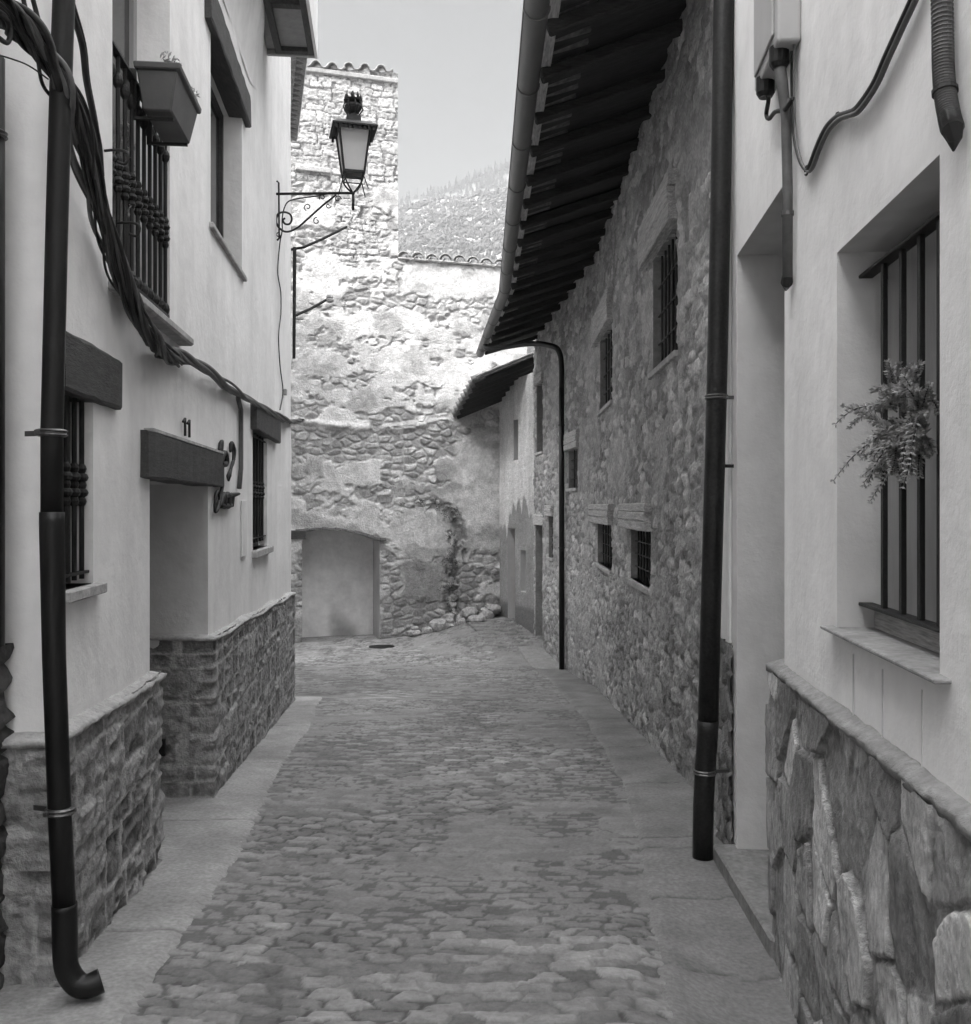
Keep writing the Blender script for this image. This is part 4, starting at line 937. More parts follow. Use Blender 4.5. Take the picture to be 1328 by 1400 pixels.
def stwin(key, lz, ly0, ly1, nb, out=0.04, fr_=True):
    y0, y1, z0, z1 = Hs[key]
    f = frame(WS, y0, y1, z0, z1, -0.2, 0.06, M['wood_dark'], 'window', sh, mull=1)
    panel(WS, y0 + .02, y1 - .02, z0 + .02, z1 - .02, -0.22, M['glass'], 'pane', f, th=0.01)
    if nb:
        gb = grille(WS, list(np.linspace(y0, y1, nb + 2)[1:-1]), z0, z1, -0.06, 0.012); rails(gb, WS, y0, y1, list(np.linspace(z0, z1, 5)[1:-1]), -0.06, 0.012, 0.02); gb.build('grille', M['iron'], f)
    sill(WS, y0 - 0.06, y1 + 0.06, z0, 0.06, 0.05, -0.2, 'sill', M['cement'], f)
    for q in range(3):
        a_ = z1 + 0.014 + (lz - z1) * q / 3; lintel(WS, ly0 + 0.03 * (q % 2), ly1 - 0.04 * (q == 1), a_ + (0.012 if q else 0), a_ + (lz - z1) / 3 - 0.004, out + 0.035 + 0.008 * (q % 2), M['wood_old'], 'lintel_board', sh, int(y0 * 10) + q, rough=0.004)
stwin('big_upper', 4.52, 8.22, 10.1, 6, 0.07); stwin('slim_upper', 4.62, 13.1, 15.5, 4, 0.07); stwin('small', 3.0, 17.2, 18.6, 2)
stwin('low_a', 1.63, 13.1, 15.9, 5, 0.06); stwin('low_b', 1.63, 9.68, 11.9, 6, 0.06); stwin('end_tall', 4.6, 21.0, 22.05, 0); stwin('end_low', 1.62, 19.9, 20.7, 2)
panel(WS, 21.2, 22.1, -1.9, 1.2, -0.22, M['door'], 'door', sh, boards=5); lintel(WS, 21.05, 22.18, 1.2, 1.42, 0.04, M['wood_old'], 'door_lintel', sh, 8)
# eaves
gut = [(0.374, 6.2, EYE + 3.62), (0.366, 9.0, EYE + 3.64), (0.345, 13.0, EYE + 3.65), (0.324, 16.2, EYE + 3.65), (0.10, 19.0, EYE + 3.60), (-0.12, 21.7, EYE + 3.50)]
def gut_at(y):
    return Vector((float(np.interp(y, [q[1] for q in gut], [q[0] for q in gut])), y, float(np.interp(y, [q[1] for q in gut], [q[2] for q in gut]))))
def wtop(y): return Vector((stone_x(y), y, float(np.interp(y, [6, 15.7, 18.8, 22.2], [EYE + 4.05, EYE + 4.09, EYE + 4.08, EYE + 3.86]))))
rf = MB(); ysr = np.concatenate([np.linspace(6.16, 22.0, 60)]); k = len(ysr)
for y in ysr:
    a = gut_at(min(y, 21.7)); a.y = y; b = wtop(y); d = (b - a).normalized(); a2 = a + Vector((0.07, 0, 0.085)); b2 = b + Vector((0, 0, 0.10)); c2_ = b2 + Vector((4.0, 0, 1.3))
    for p in (a2, b2, c2_, c2_ + Vector((0, 0, 0.08)), b2 + Vector((0, 0, 0.07)), a2 + Vector((0, 0, 0.05))): rf.v.append(tuple(p))
for i in range(k - 1):
    for j in range(6): rf.f.append((i * 6 + j, (i + 1) * 6 + j, (i + 1) * 6 + (j + 1) % 6, i * 6 + (j + 1) % 6))
rf.f.append(tuple(range(6))); rf.f.append(tuple((k - 1) * 6 + j for j in range(6)))
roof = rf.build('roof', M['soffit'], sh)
y = 6.35; rnd = random.Random(3)
while y < 22:
    yy_ = y + rnd.uniform(-.05, .05); a = gut_at(yy_) + Vector((0.10, 0, 0.015)); b = wtop(yy_) + Vector((0.15, 0, 0.06))
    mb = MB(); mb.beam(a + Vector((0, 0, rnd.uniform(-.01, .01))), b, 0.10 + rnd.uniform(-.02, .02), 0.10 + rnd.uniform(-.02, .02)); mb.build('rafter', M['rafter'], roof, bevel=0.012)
    y += 0.86
mb = MB()
for t_ in (0.02, ):
    for i in range(k - 1):
        a = gut_at(min(ysr[i], 21.7)); b = gut_at(min(ysr[i + 1], 21.7)); a.y = ysr[i]; b.y = ysr[i + 1]
        if a.y < b.y: mb.beam(a + Vector((0.13, 0, 0.085)), b + Vector((0.13, 0, 0.085)), 0.10, 0.035)
mb.build('eave_board', M['wood_old'], roof)
mb = MB(); y = 6.2
while y < 21.6:     # tile ends under the edge
    a = gut_at(y); u = (wtop(y) - a); u.y = 0; u.normalize(); p = a + Vector((0.03, 0, 0.15)); mb.tube([p, p + u * 0.45], [0.075, 0.085], 9); y += 0.21
mb.build('eave_tiles', M['tile_d'], roof, smooth=True)
# gutter trough
gt = MB(); gy = np.linspace(6.2, 21.7, 70); m = 13
for y in gy:
    c = gut_at(y)
    for j in range(m):
        a = math.pi + math.pi * j / (m - 1); gt.v.append((c.x + 0.088 * math.cos(a), c.y, c.z + 0.088 * math.sin(a)))
for i in range(len(gy) - 1):
    for j in range(m - 1): gt.f.append((i * m + j, (i + 1) * m + j, (i + 1) * m + j + 1, i * m + j + 1))
go = gt.build('gutter', M['gutter'], sh, smooth=True); s_ = go.modifiers.new('thick', 'SOLIDIFY'); s_.thickness = 0.006; s_.offset = 0
gt = MB(); gt.tube([tuple(gut_at(y) + Vector((-0.09, 0, 0.004))) for y in gy], 0.011, 8); gt.build('rolled_edge', M['gutter'], go, smooth=True)
for y in np.arange(6.9, 21.7, 1.28):
    c = gut_at(y); mb = MB(); pts = [(c.x + 0.094 * math.cos(a), c.y, c.z + 0.094 * math.sin(a)) for a in np.linspace(math.pi * 0.97, math.pi * 2.03, 14)]
    mb.tube(pts, 0.008, 6); mb.build('gutter_strap', M['gutter'], go)
cend = gut_at(21.7); mb = MB(); mb.add([(cend.x, cend.y, cend.z)] + [(cend.x + 0.088 * math.cos(a), cend.y, cend.z + 0.088 * math.sin(a)) for a in np.linspace(math.pi, 2 * math.pi, 12)], [(0, i, i + 1) for i in range(1, 12)]); mb.build('gutter_end', M['gutter'], go)
# downpipe
t = thing('drainpipe', 'slim black downpipe running from the eave gutter down the far end of the stone house', 'drainpipe', (1.49, 18.6, gf(1.49, 18.6)))
xq = (768 - HX) / FPX * 18.6
a = gut_at(20.3)
mb = MB(); mb.tube([tuple(a + Vector((0, 0, -0.08))), tuple(a + Vector((0.12, -0.15, -0.2))), (0.9, 19.4, EYE + 3.33), (1.32, 18.75, EYE + 3.17), (xq - 0.04, 18.62, EYE + 3.02), (xq, 18.6, EYE + 2.75), (xq, 18.6, EYE + 2.3)], 0.055, 12, smoothpts=6); mb.build('swan_neck', M['pipe'], t, smooth=True)
mb = MB(); mb.tube([(xq, 18.6, EYE + 2.3), (xq + 0.005, 18.6, -1.62)], 0.055, 14); mb.build('tube', M['pipe'], t, smooth=True)
for z in (3.2, 0.8): mb = MB(); pipe_clamp(mb, (xq, 18.6, z), 0.055); mb.build('clamp', M['iron'], t)
# raised slab and steps at the far end
def gs(x, y): return gf(x, y)
mb = MB(); mb.hexa([(0.98, 18.86, -1.9), (1.75, 18.86, -1.9), (1.5, 21.9, -1.9), (0.62, 21.9, -1.9), (0.98, 18.86, -1.615), (1.75, 18.86, -1.60), (1.5, 21.9, -1.5), (0.62, 21.9, -1.48)])
o = mb.build('pavement_far', surf('far_slab', 0.25, 0.9, 0.2, 5, 0.8, 40, fine=0.2), None, bevel=0.02); tag(o, kind='structure')
mb = MB()
for i in range(9):
    y = 20.9 + 0.36 * i; x0_ = 0.72 - 0.19 * i * 0.42 * 1.0 - 0.12; z = gs(x0_, y) + 0.02
    mb.hexa([(x0_ - 0.45, y, z - 0.3), (x0_ + 0.45, y, z - 0.3), (x0_ + 0.40, y + 0.36, z - 0.3), (x0_ - 0.5, y + 0.36, z - 0.3), (x0_ - 0.45, y, z), (x0_ + 0.45, y, z + 0.01), (x0_ + 0.40, y + 0.36, z + 0.012), (x0_ - 0.5, y + 0.36, z)])
o = mb.build('steps', surf('step_stone', 0.20, 0.95, 0.3, 5, 0.9, 30, fine=0.2), None, bevel=0.02); tag(o, kind='structure')

# ------------------------------------------------------------------ far plastered house
ph = thing('old_house', 'low old house with peeling plaster between the stone house and the big wall', 'house', (0.8, 23.4, gf(0.8, 23.4)))
WO = Wall([(1.14, 22.22), (0.36, 24.56)], -1); so_ = WO.s_of_y
Ho = {'top': (23.25, 23.55, 2.75, 3.75), 'door': (23.45, 23.95, -1.9, 1.07), 'low': (22.75, 23.1, -0.45, 0.55)}
ho = {k: (so_(v[0]), so_(v[1]), v[2], v[3]) for k, v in Ho.items()}
def ow(U, Z):
    h, t_ = rubble(0.25, 0.16, 0.03, 81, stone=(0.16, 0.34), mortar=0.22)(U, Z)
    edge = 1.55 + 1.3 * (fbm(U * 1.5, U * 0, 17) - 0.5) + 0.9 * (fbm(U * 6, Z * 0.7, 18) - 0.5)
    up = sstep(Z - edge, -0.06, 0.06); low = sstep(Z, -0.9, -0.7)
    pl = 0.55 * (1 + 0.5 * (fbm(U * 5, Z * 0.8, 19) - 0.5)); gr = 0.27 * (1 + 0.5 * (fbm(U * 3, Z * 2, 20) - 0.5))
    tone = up * pl + (1 - up) * gr; tone = tone * low + (1 - low) * 0.15
    return (0.010 * up + 0.25 * h) * hole_damp(U, Z, list(ho.values()), 0.05), tone
WO.surface('wall', lin(0, WO.cum[-1], 0.025, [h[0] for h in ho.values()] + [h[1] for h in ho.values()]), lin(-2.2, 4.75, 0.025, [h[2] for h in ho.values()] + [h[3] for h in ho.values()]), ow, M['masonry'], ph, keep=not_holes(list(ho.values())))
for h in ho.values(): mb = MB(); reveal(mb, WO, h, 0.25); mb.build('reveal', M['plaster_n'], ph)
panel(WO, 23.45, 23.95, -1.9, 1.07, -0.2, M['door'], 'door', ph, boards=3)
for kk in ('top', 'low'):
    y0, y1, z0, z1 = Ho[kk]; panel(WO, y0, y1, z0, z1, -0.2, M['glass'] if kk == 'top' else M['shutter'], 'window', ph, th=0.02)
# its roof
Aq, Bq, Cq, Dq = Vector((-0.80, 24.2, EYE + 2.28)), Vector((-0.22, 22.55, EYE + 3.02)), Vector((1.35, 22.28, EYE + 3.62)), Vector((1.9, 24.8, EYE + 3.45))
def rq(u, v): return (Aq * (1 - u) + Bq * u) * (1 - v) + (Dq * (1 - u) + Cq * u) * v
mb = MB(); nu, nv_ = 100, 14
for i in range(nu + 1):
    for j in range(nv_ + 1):
        u, v = i / nu, j / nv_; p = rq(u, v); z = 0.05 * abs(math.sin(u * math.pi * 8)) + 0.02 * ((v * 5) % 1); mb.v.append((p.x, p.y, p.z + z + 0.05))
for i in range(nu):
    for j in range(nv_): a = i * (nv_ + 1) + j; mb.f.append((a, a + 1, a + nv_ + 2, a + nv_ + 1))
rt = mb.build('roof', M['tile_d'], ph); s_ = rt.modifiers.new('thick', 'SOLIDIFY'); s_.thickness = 0.03
mb = MB(); mb.hexa([rq(0, 0.03), rq(1, 0.03), rq(1, 1), rq(0, 1)] + [rq(0, 0.03) + Vector((0, 0, 0.05)), rq(1, 0.03) + Vector((0, 0, 0.05)), rq(1, 1) + Vector((0, 0, 0.05)), rq(0, 1) + Vector((0, 0, 0.05))]); mb.build('soffit_board', M['soffit'], rt)
for i in range(7):
    u = (i + 0.3) / 7; mb = MB(); mb.beam(rq(u, 0.02) - Vector((0, 0, 0.06)), rq(u, 0.9) - Vector((0, 0, 0.06)), 0.09, 0.11); mb.build('rafter', M['rafter'], rt, bevel=0.01)
for i in range(9):
    u = (i + 0.5) / 9; mb = MB(); p = rq(u, 0.0); q = rq(u, 0.14); mb.tube([p + (p - q).normalized() * 0.08 + Vector((0, 0, .07)), q + Vector((0, 0, 0.07))], [0.10, 0.085], 10); mb.build('eave_tile', M['tile_d'], rt, smooth=True)

# ------------------------------------------------------------------ big old wall + tower closing the view
bw = thing('ruin_wall', 'big weathered rubble building closing the lane, patched with pale plaster, tower on its left', 'building', (-2, 24, gf(-2, 24)))
def by(px):  # point on the back wall line for a pixel
    r_ = (px - HX) / FPX; tt = (r_ * 23 + 4.65) / (5.15 - 1.6 * r_); return tt
WB = Wall([(-4.65 - 5.15 * 0.5, 23 - 0.8), (-4.65 + 5.15 * 1.25, 23 + 2.0)], 1)
LB = math.hypot(5.15, 1.6)
def bs(px): return (by(px) + 0.5) * LB
def byy(px): return 23 + 1.6 * by(px)
def bz(px, py): return EYE + (HY - py) * byy(px) / FPX
s_tow = bs(544); z_cop = bz(600, 358)
A0, A1 = bs(413), bs(519)
z_top_l, z_top_r = bz(425, 93), bz(544, 100)
def arch_z(S):
    f = np.clip((S - A0) / (A1 - A0), 0, 1); return bz(465, 722) + 0.02 - 0.34 * f ** 2.2 - 0.1 * (1 - f) ** 3
rbk = rubble(0.30, 0.17, 0.045, 33, stone=(0.28, 0.64), mortar=0.44, rough=0.024, edge=0.16)
cbk = coursed(0.19, 0.34, 0.03, 37, stone=(0.34, 0.50), mortar=0.24, rough=0.014, wob=0.11, joint=0.011)
def rect(U, Z, px0, px1, py0, py1, soft=0.12):
    a, b = bs(px0), bs(px1); c, d = bz((px0 + px1) / 2, py1), bz((px0 + px1) / 2, py0)
    n_ = 0.35 * (fbm(U * 3, Z * 3, 66) - 0.5)
    return sstep(U - a + n_, 0, soft) * sstep(b - U + n_, 0, soft) * sstep(Z - c + n_, 0, soft) * sstep(d - Z + n_, 0, soft)
def backf(U, Z):
    h, t_ = rbk(U, Z); hc, tc_ = cbk(U, Z)
    cour = np.maximum(sstep(Z, bz(470, 262), bz(470, 240)) * (U < s_tow + 0.3), rect(U, Z, 455, 512, 225, 352, 0.05))
    h = h * (1 - cour) + hc * cour; t_ = t_ * (1 - cour) + tc_ * cour
    # plaster patches
    m = fbm(U * 0.9, Z * 1.6, 41, 5); m2 = fbm(U * 3.2 + 4, Z * 4.2, 42, 4)
    pm = sstep(m + 0.28 * (m2 - 0.5), 0.47, 0.56) * (1 - 0.85 * cour)
    pm = np.maximum(pm, 0.9 * rect(U, Z, 400, 700, 420, 560) * sstep(m2, 0.34, 0.46))
    pm = np.maximum(pm, 0.95 * rect(U, Z, 548, 700, 362, 410)); pm = np.maximum(pm, 0.9 * rect(U, Z, 405, 545, 350, 400) * sstep(m2, 0.40, 0.5))
    pm = np.maximum(pm, 0.95 * rect(U, Z, 545, 612, 700, 760)); pm = np.maximum(pm, 0.9 * rect(U, Z, 545, 610, 765, 830))
    pm = pm * (1 - 0.8 * rect(U, Z, 500, 612, 560, 612)) * (1 - 0.8 * rect(U, Z, 520, 600, 670, 700)) * (1 - 0.8 * rect(U, Z, 520, 700, 815, 880))
    pm = np.maximum(pm, 0.85 * rect(U, Z, 618, 700, 590, 760, 0.25))
    plt = 0.64 * (1 + 0.5 * (fbm(U * 2.4, Z * 3, 43, 5) - 0.5) + 0.45 * (fbm(U * 9, Z * 9, 46, 3) - 0.5))
    drk = sstep(fbm(U * 1.4 + 3, Z * 2.4, 48, 4), 0.52, 0.68); plt = plt * (1 - 0.35 * drk)
    hp = 0.045 + 0.02 * (fbm(U * 5, Z * 5, 44, 4) - 0.5) + 0.012 * (m2 - 0.5)
    h = h * (1 - pm) + hp * pm; t_ = t_ * (1 - pm) + plt * pm
    grey = np.maximum(rect(U, Z, 545, 612, 765, 830, 0.2), 0); t_ = t_ * (1 - 0.45 * grey)
    # dark crevice / damp stain with its own outline
    cx = bs(622) + 0.12 * np.sin(Z * 2.3) + 0.25 * (fbm(Z * 2, Z * 0 + 1, 47) - 0.5)
    st_ = (1 - sstep(np.abs(U - cx), 0.10, 0.26)) * sstep(Z, bz(622, 880), bz(622, 850)) * (1 - sstep(Z, bz(622, 705), bz(622, 680)))
    st_ = np.maximum(st_, 0.8 * (1 - sstep(np.hypot((U - bs(585)) / 1.0, (Z - bz(585, 690)) / 0.25), 0.3, 0.8)) * sstep(m2, 0.42, 0.5))
    st_ = st_ * sstep(fbm(U * 7, Z * 6, 49, 3), 0.36, 0.52)
    t_ = t_ * (1 - 0.55 * st_); h = h - 0.05 * st_
    # cornice line of the lower storey
    lz = bz(500, 585) + 0.55 * ((U - bs(500)) / 3.0) ** 2 - 0.0
    k = np.exp(-((Z - lz) / 0.09) ** 2) * (U > bs(405)) * (U < bs(612)); h = h + 0.05 * k * sstep(m2, 0.35, 0.5)
    low = sstep(Z, bz(550, 575), bz(550, 600)) if False else 0
    damp = 0.80 + 0.20 * sstep(Z + 0.5 * (fbm(U * 1.7, Z * 0, 58) - 0.5), -1.6, 0.4)
    lower = 0.97 + 0.03 * sstep(Z - lz, -0.15, 0.15)
    t_ = t_ * damp * lower
    return h, np.clip(t_, 0.03, 0.85)
def bkeep(S, Z):
    top = np.where(S < s_tow, z_top_l + (z_top_r - z_top_l) * (S - bs(425)) / (s_tow - bs(425)), z_cop)
    m = Z < top
    m &= ~((S > A0) & (S < A1) & (Z < arch_z(S)))
    return m
ssb = lin(bs(380), min(bs(720), (1.75) * LB - 0.02), 0.022, [s_tow, A0, A1]); zsb = lin(-2.2, z_top_r + 0.1, 0.022, [z_cop])
WB.surface('wall', ssb, zsb, backf, M['backwall'], bw, keep=bkeep)
# tower side, back and mass behind
mb = MB(); x1, y1 = WB.at(s_tow, 0.0); x0, y0 = WB.at(bs(380), 0)
mb.hexa([(x0, y0 + 0.1, -2), (x1 - 0.01, y1 + 0.05, -2), (x1 - 0.01, y1 + 4, -2), (x0, y0 + 4, -2), (x0, y0 + 0.1, z_top_l - 0.05), (x1 - 0.01, y1 + 0.05, z_top_l - 0.05), (x1 - 0.01, y1 + 4, z_top_l - 0.05), (x0, y0 + 4, z_top_l - 0.05)]) if False else None
x1b = x1 * (y1 + 4) / y1 - 0.05
mb.add([(x1, y1, -2), (x1b, y1 + 4, -2), (x1b, y1 + 4, z_top_r), (x1, y1, z_top_r)], [(0, 1, 2, 3)])
mb.add([(x0, y0 + 4, -2), (x1b, y1 + 4, -2), (x1b, y1 + 4, z_top_r), (x0, y0 + 4, z_top_r)], [(0, 1, 2, 3)])
mb.add([(x0, y0 + 4, z_top_l), (x1b, y1 + 4, z_top_r - .02), (x1, y1, z_top_r - .02), (x0, y0, z_top_l)], [(0, 1, 2, 3)])
mb.build('tower_side', M['cement'], bw)
mb = MB(); xa, ya = WB.at(s_tow, 0); xb, yb = WB.at(1.75 * LB - 0.05, 0)
mb.add([(xa, ya, z_cop - .01), (xb, yb, z_cop - .01), (xb, yb + 0.6, z_cop - .01), (xa, ya + 0.6, z_cop - .01)], [(0, 1, 2, 3)]); mb.add([(xa, ya + 0.6, -2), (xb, yb + 0.6, -2), (xb, yb + .6, z_cop - .01), (xa, ya + .6, z_cop - .01)], [(0, 1, 2, 3)]); mb.build('wall_back', M['cement'], bw)
# coping tiles (curved, two layers)
def tiles(s0, s1, step, zf, name, seed, r=0.075):
    rnd = random.Random(seed); s_ = s0
    while s_ < s1:
        mb = MB(); x, y = WB.at(s_, 0.12); z = zf(s_) + rnd.uniform(-.02, .02); dxy = Vector((rnd.uniform(-.05, .05), -1, 0)); m = 9; L_ = 0.5
        for e, rr in ((0, r * 1.15), (1, r * 0.95)):
            for j in range(m):
                a = math.pi * j / (m - 1); c = Vector((x, y, z)) - dxy * L_ * e + Vector((0, 0, 0.10 * e)); mb.v.append((c.x + rr * math.cos(a), c.y, c.z + rr * 0.9 * math.sin(a)))
        for j in range(m - 1): mb.f.append((j, j + 1, m + j + 1, m + j))
        t_ = mb.build(name, M['tile'], bw, smooth=True); sm = t_.modifiers.new('thick', 'SOLIDIFY'); sm.thickness = 0.022
        # channel tile between
        mb = MB(); x, y = WB.at(s_ + step / 2, 0.10)
        for e in (0, 1):
            for j in range(m):
                a = math.pi + math.pi * j / (m - 1); c = Vector((x, y, z + 0.045)) - dxy * L_ * e + Vector((0, 0, 0.10 * e)); mb.v.append((c.x + r * math.cos(a), c.y, c.z + r * 0.8 * math.sin(a)))
        for j in range(m - 1): mb.f.append((j, j + 1, m + j + 1, m + j))
        t_ = mb.build(name, M['tile'], bw, smooth=True); sm = t_.modifiers.new('thick', 'SOLIDIFY'); sm.thickness = 0.022
        s_ += step
tiles(s_tow + 0.12, bs(715), 0.36, lambda s_: z_cop + 0.04, 'coping_tile', 4, 0.12)
tiles(bs(408), s_tow - 0.3, 0.40, lambda s_: z_top_l + (z_top_r - z_top_l) * (s_ - bs(425)) / (s_tow - bs(425)) + 0.05, 'coping_tile', 6, 0.085)
mb = MB(); WB.hexa(mb, s_tow + 0.0, bs(716), z_cop - 0.03, z_cop + 0.03, -0.3, 0.10); WB.hexa(mb, bs(400), s_tow, z_top_l - 0.12, z_top_l - 0.0, -0.3, 0.09); mb.build('coping_ledge', M['cement'], bw, bevel=0.02)
# alcove
zg_ = -2.1
al = WB.surface('alcove_back', lin(A0 - 0.1, A1 + 0.1, 0.04), lin(zg_, 1.5, 0.04),
    lambda U, Z: (0.02 * (fbm(U * 2, Z * 2, 61) - 0.5), 0.66 * (1 + 0.3 * (fbm(U * 2, Z * 1.5, 62, 4) - 0.5)) * (1 - 0.5 * sstep(0.5 * fbm(U * 2.2, Z * 1.2, 63, 5) + 0.5 * np.exp(-((U - (A0 + 0.55 * (A1 - A0))) / 0.4) ** 2) * (1 - sstep(Z, -1.9, -0.2)), 0.34, 0.78))), M['alcove'], bw, base=-0.85)
mb = MB(); k = 24; prev = None
for i in range(k + 1):
    s_ = A0 + (A1 - A0) * i / k; z = float(arch_z(np.array(s_)))
    mb.v.append(WB.P(s_, z + 0.0, 0.04)); mb.v.append(WB.P(s_, z + 0.0, -0.86))
for i in range(k): mb.f.append((2 * i, 2 * i + 1, 2 * i + 3, 2 * i + 2))
for s_ in (A0, A1):
    z = float(arch_z(np.array(s_))); mb.add([WB.P(s_, zg_, 0.04), WB.P(s_, z, 0.04), WB.P(s_, z, -0.86), WB.P(s_, zg_, -0.86)], [(0, 1, 2, 3)])
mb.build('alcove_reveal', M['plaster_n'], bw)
mb = MB(); pts = [WB.P(A0 + (A1 - A0) * i / 12, float(arch_z(np.array(A0 + (A1 - A0) * i / 12))) + 0.035, 0.03) for i in range(-1, 14)]
rnd = random.Random(9)
for a, b in zip(pts, pts[1:]): mb.beam(Vector(a) + Vector((0, 0, rnd.uniform(-.015, .015))), b, 0.10, 0.07 + rnd.uniform(-.02, .02))
mb.build('arch_edge', surf('arch_brick', 0.16, 0.9, 0.3, 8, 0.8, 40, fine=0.2), bw, bevel=0.01)
mb = MB(); WB.hexa(mb, bs(396), bs(418), bz(405, 737), bz(405, 725), -0.2, 0.10); mb.build('timber_end', M['wood_dark'], bw, bevel=0.015)
# beam sill on tower
mb = MB(); WB.hexa(mb, bs(404), bs(452), bz(430, 236), bz(430, 229), -0.05, 0.10); WB.hexa(mb, bs(404), bs(430), bz(415, 229), bz(415, 225), -0.05, 0.07); mb.build('timber_beam', M['wood_old'], bw, bevel=0.015)
# grey stone pieces jutting and base boulders
rnd = random.Random(21); import bmesh
def boulder(mb, c, r, rnd):
    bm = bmesh.new(); bmesh.ops.create_icosphere(bm, subdivisions=2, radius=1)
    sx, sy_, sz_ = rnd.uniform(.8, 1.3), rnd.uniform(.7, 1.1), rnd.uniform(.6, .95); off = rnd.uniform(0, 99)
    bm.verts.index_update(); vs = []
    for v in bm.verts:
        n_ = 0.75 + 0.5 * float(vn(np.array(v.co.x * 1.7 + off), np.array(v.co.y * 1.7 + v.co.z * 2.1), 3)); vs.append((c[0] + v.co.x * r * sx * n_, c[1] + v.co.y * r * sy_ * n_, c[2] + v.co.z * r * sz_ * n_))
    mb.add(vs, [tuple(v.index for v in f.verts) for f in bm.faces]); bm.free()
tstone = surf('boulder_stone', 0.34, 0.9, 0.3, 6, 0.8, 30, fine=0.2)
k_ = 0
for i in range(26):
    px = rnd.uniform(560, 680); yb_ = byy(px) - rnd.uniform(0.05, 0.40); x = (px - HX) / FPX * yb_; r_ = rnd.uniform(0.06, 0.17) if i > 5 else rnd.uniform(0.18, 0.26)
    if i <= 5: px = 600 + i * 13; x = (px - HX) / FPX * yb_
    mb = MB(); boulder(mb, (0, 0, 0), r_, rnd); o = mb.build('boulder', tstone, None, smooth=False); o.location = (x, yb_, gf(x, yb_) + r_ * 0.45 + (0.16 if i % 3 == 0 and i > 5 else 0))
    tag(o, 'grey boulder in the heap of fallen stones at the foot of the big wall', 'stone', 'fallen stones at the foot of the big wall')
# loose wall rods
t = thing('iron_pole', 'thin black pole with a slanting arm just past the white house corner', 'pole', PX(402, 500, 15))
Yp = 15.0
mb = MB(); mb.tube([PX(403, 338, Yp), PX(402, 490, Yp)], [0.03, 0.025], 8); mb.build('post', M['iron'], t)
mb = MB(); mb.tube([PX(398, 341, Yp), PX(415, 338, Yp), PX(440, 327, Yp + .2), PX(474, 310, Yp + .5)], 0.022, 8); mb.build('arm', M['iron'], t)
t = thing('iron_bracket', 'lower short iron arm with an insulator knob sticking out beside the white house corner', 'bracket', PX(402, 430, 15))
mb = MB(); mb.tube([PX(402, 432, 15), PX(425, 422, 15.2), PX(448, 409, 15.4)], 0.022, 8); mb.build('arm', M['iron'], t)
mb = MB(); c = PX(451, 409, 15.4)
mb.lathe((c[0], c[1], c[2] - 0.06), [(0.02, 0), (0.06, 0.02), (0.07, 0.05), (0.04, 0.07), (0.06, 0.09), (0.05, 0.12), (0.02, 0.14)], 10); mb.build('insulator', M['wood_old'], t)
# climbing weeds in the crevice
t = tag(MB().build('weeds', M['leaf'], None), 'straggly weeds', 'plant') if False else None
mb = MB(); rnd = random.Random(31)
for i in range(60):
    px = 618 + rnd.gauss(0, 6); py = rnd.uniform(690, 850); n_ = rnd.uniform(0.04, 0.12); s_ = bs(px); c = WB.P(s_, bz(px, py), n_); leaves(mb, c, 0.10, 16, 0.05, rnd)
for i in range(14):
    px = 575 + rnd.gauss(0, 14); py = 690 + rnd.gauss(0, 5); leaves(mb, WB.P(bs(px), bz(px, py), 0.07), 0.09, 14, 0.05, rnd)
o = mb.build('wall_weeds', surf('weed_leaf', 0.09, 0.8, 0.3, 8, 0, 1), None); tag(o, 'dark weeds growing down the crevice of the big weathered wall', 'plant')

# manhole in the street
t = thing('drain_cover', 'dark oval drain cover in the cobbles near the far arch', 'drain cover', (-2.42, 22.2, gf(-2.42, 22.2)))
zc = 1300 * 0; Ym = 22.2; xm = (522 - HX) / FPX * Ym
mb = MB(); mb.lathe((xm, Ym, gf(xm, Ym) + 0.012), [(0.30, 0), (0.30, 0.012), (0.27, 0.016)], 24); mb.build('lid', M['iron'], t)

# ------------------------------------------------------------------ hills
def hill(name, y_crest, zf, depth, mat, seed, x0=-260, x1=420, z_base=-3):
    xs = np.linspace(x0, x1, 170); ts = np.linspace(0, 1.25, 60); Xg, T = np.meshgrid(xs, ts, indexing='ij')
    Yg = y_crest - depth * (1 - T); prof = np.where(T <= 1, np.clip(T, 0, 1) ** 1.12, 1 - (T - 1) * 0.8)
    Zg = z_base + (zf(Xg) - z_base) * prof + 9 * (fbm(Xg * 0.03, Yg * 0.02, seed, 5) - 0.5) * np.clip(T * 2, 0, 1)
    V = np.stack([Xg, Yg, Zg], -1).reshape(-1, 3); n1, n2 = Xg.shape; I, J = np.meshgrid(np.arange(n1 - 1), np.arange(n2 - 1), indexing='ij'); a = I * n2 + J
    o = np_mesh(name, V, np.stack([a, a + n2, a + n2 + 1, a + 1], -1).reshape(-1, 4), None, mat); tag(o, kind='structure'); return Xg, Yg, Zg
z1f = lambda X: 146 + 60 * np.tanh((X + 22) * 0.24 / 60)
z2f = lambda X: 250 + 90 * np.tanh((X - 14) * 0.34 / 90)
G1 = hill('hillside', 450, z1f, 330, M['hill'], 5)
G2 = hill('far_hill', 700, z2f, 260, M['hill2'], 9)
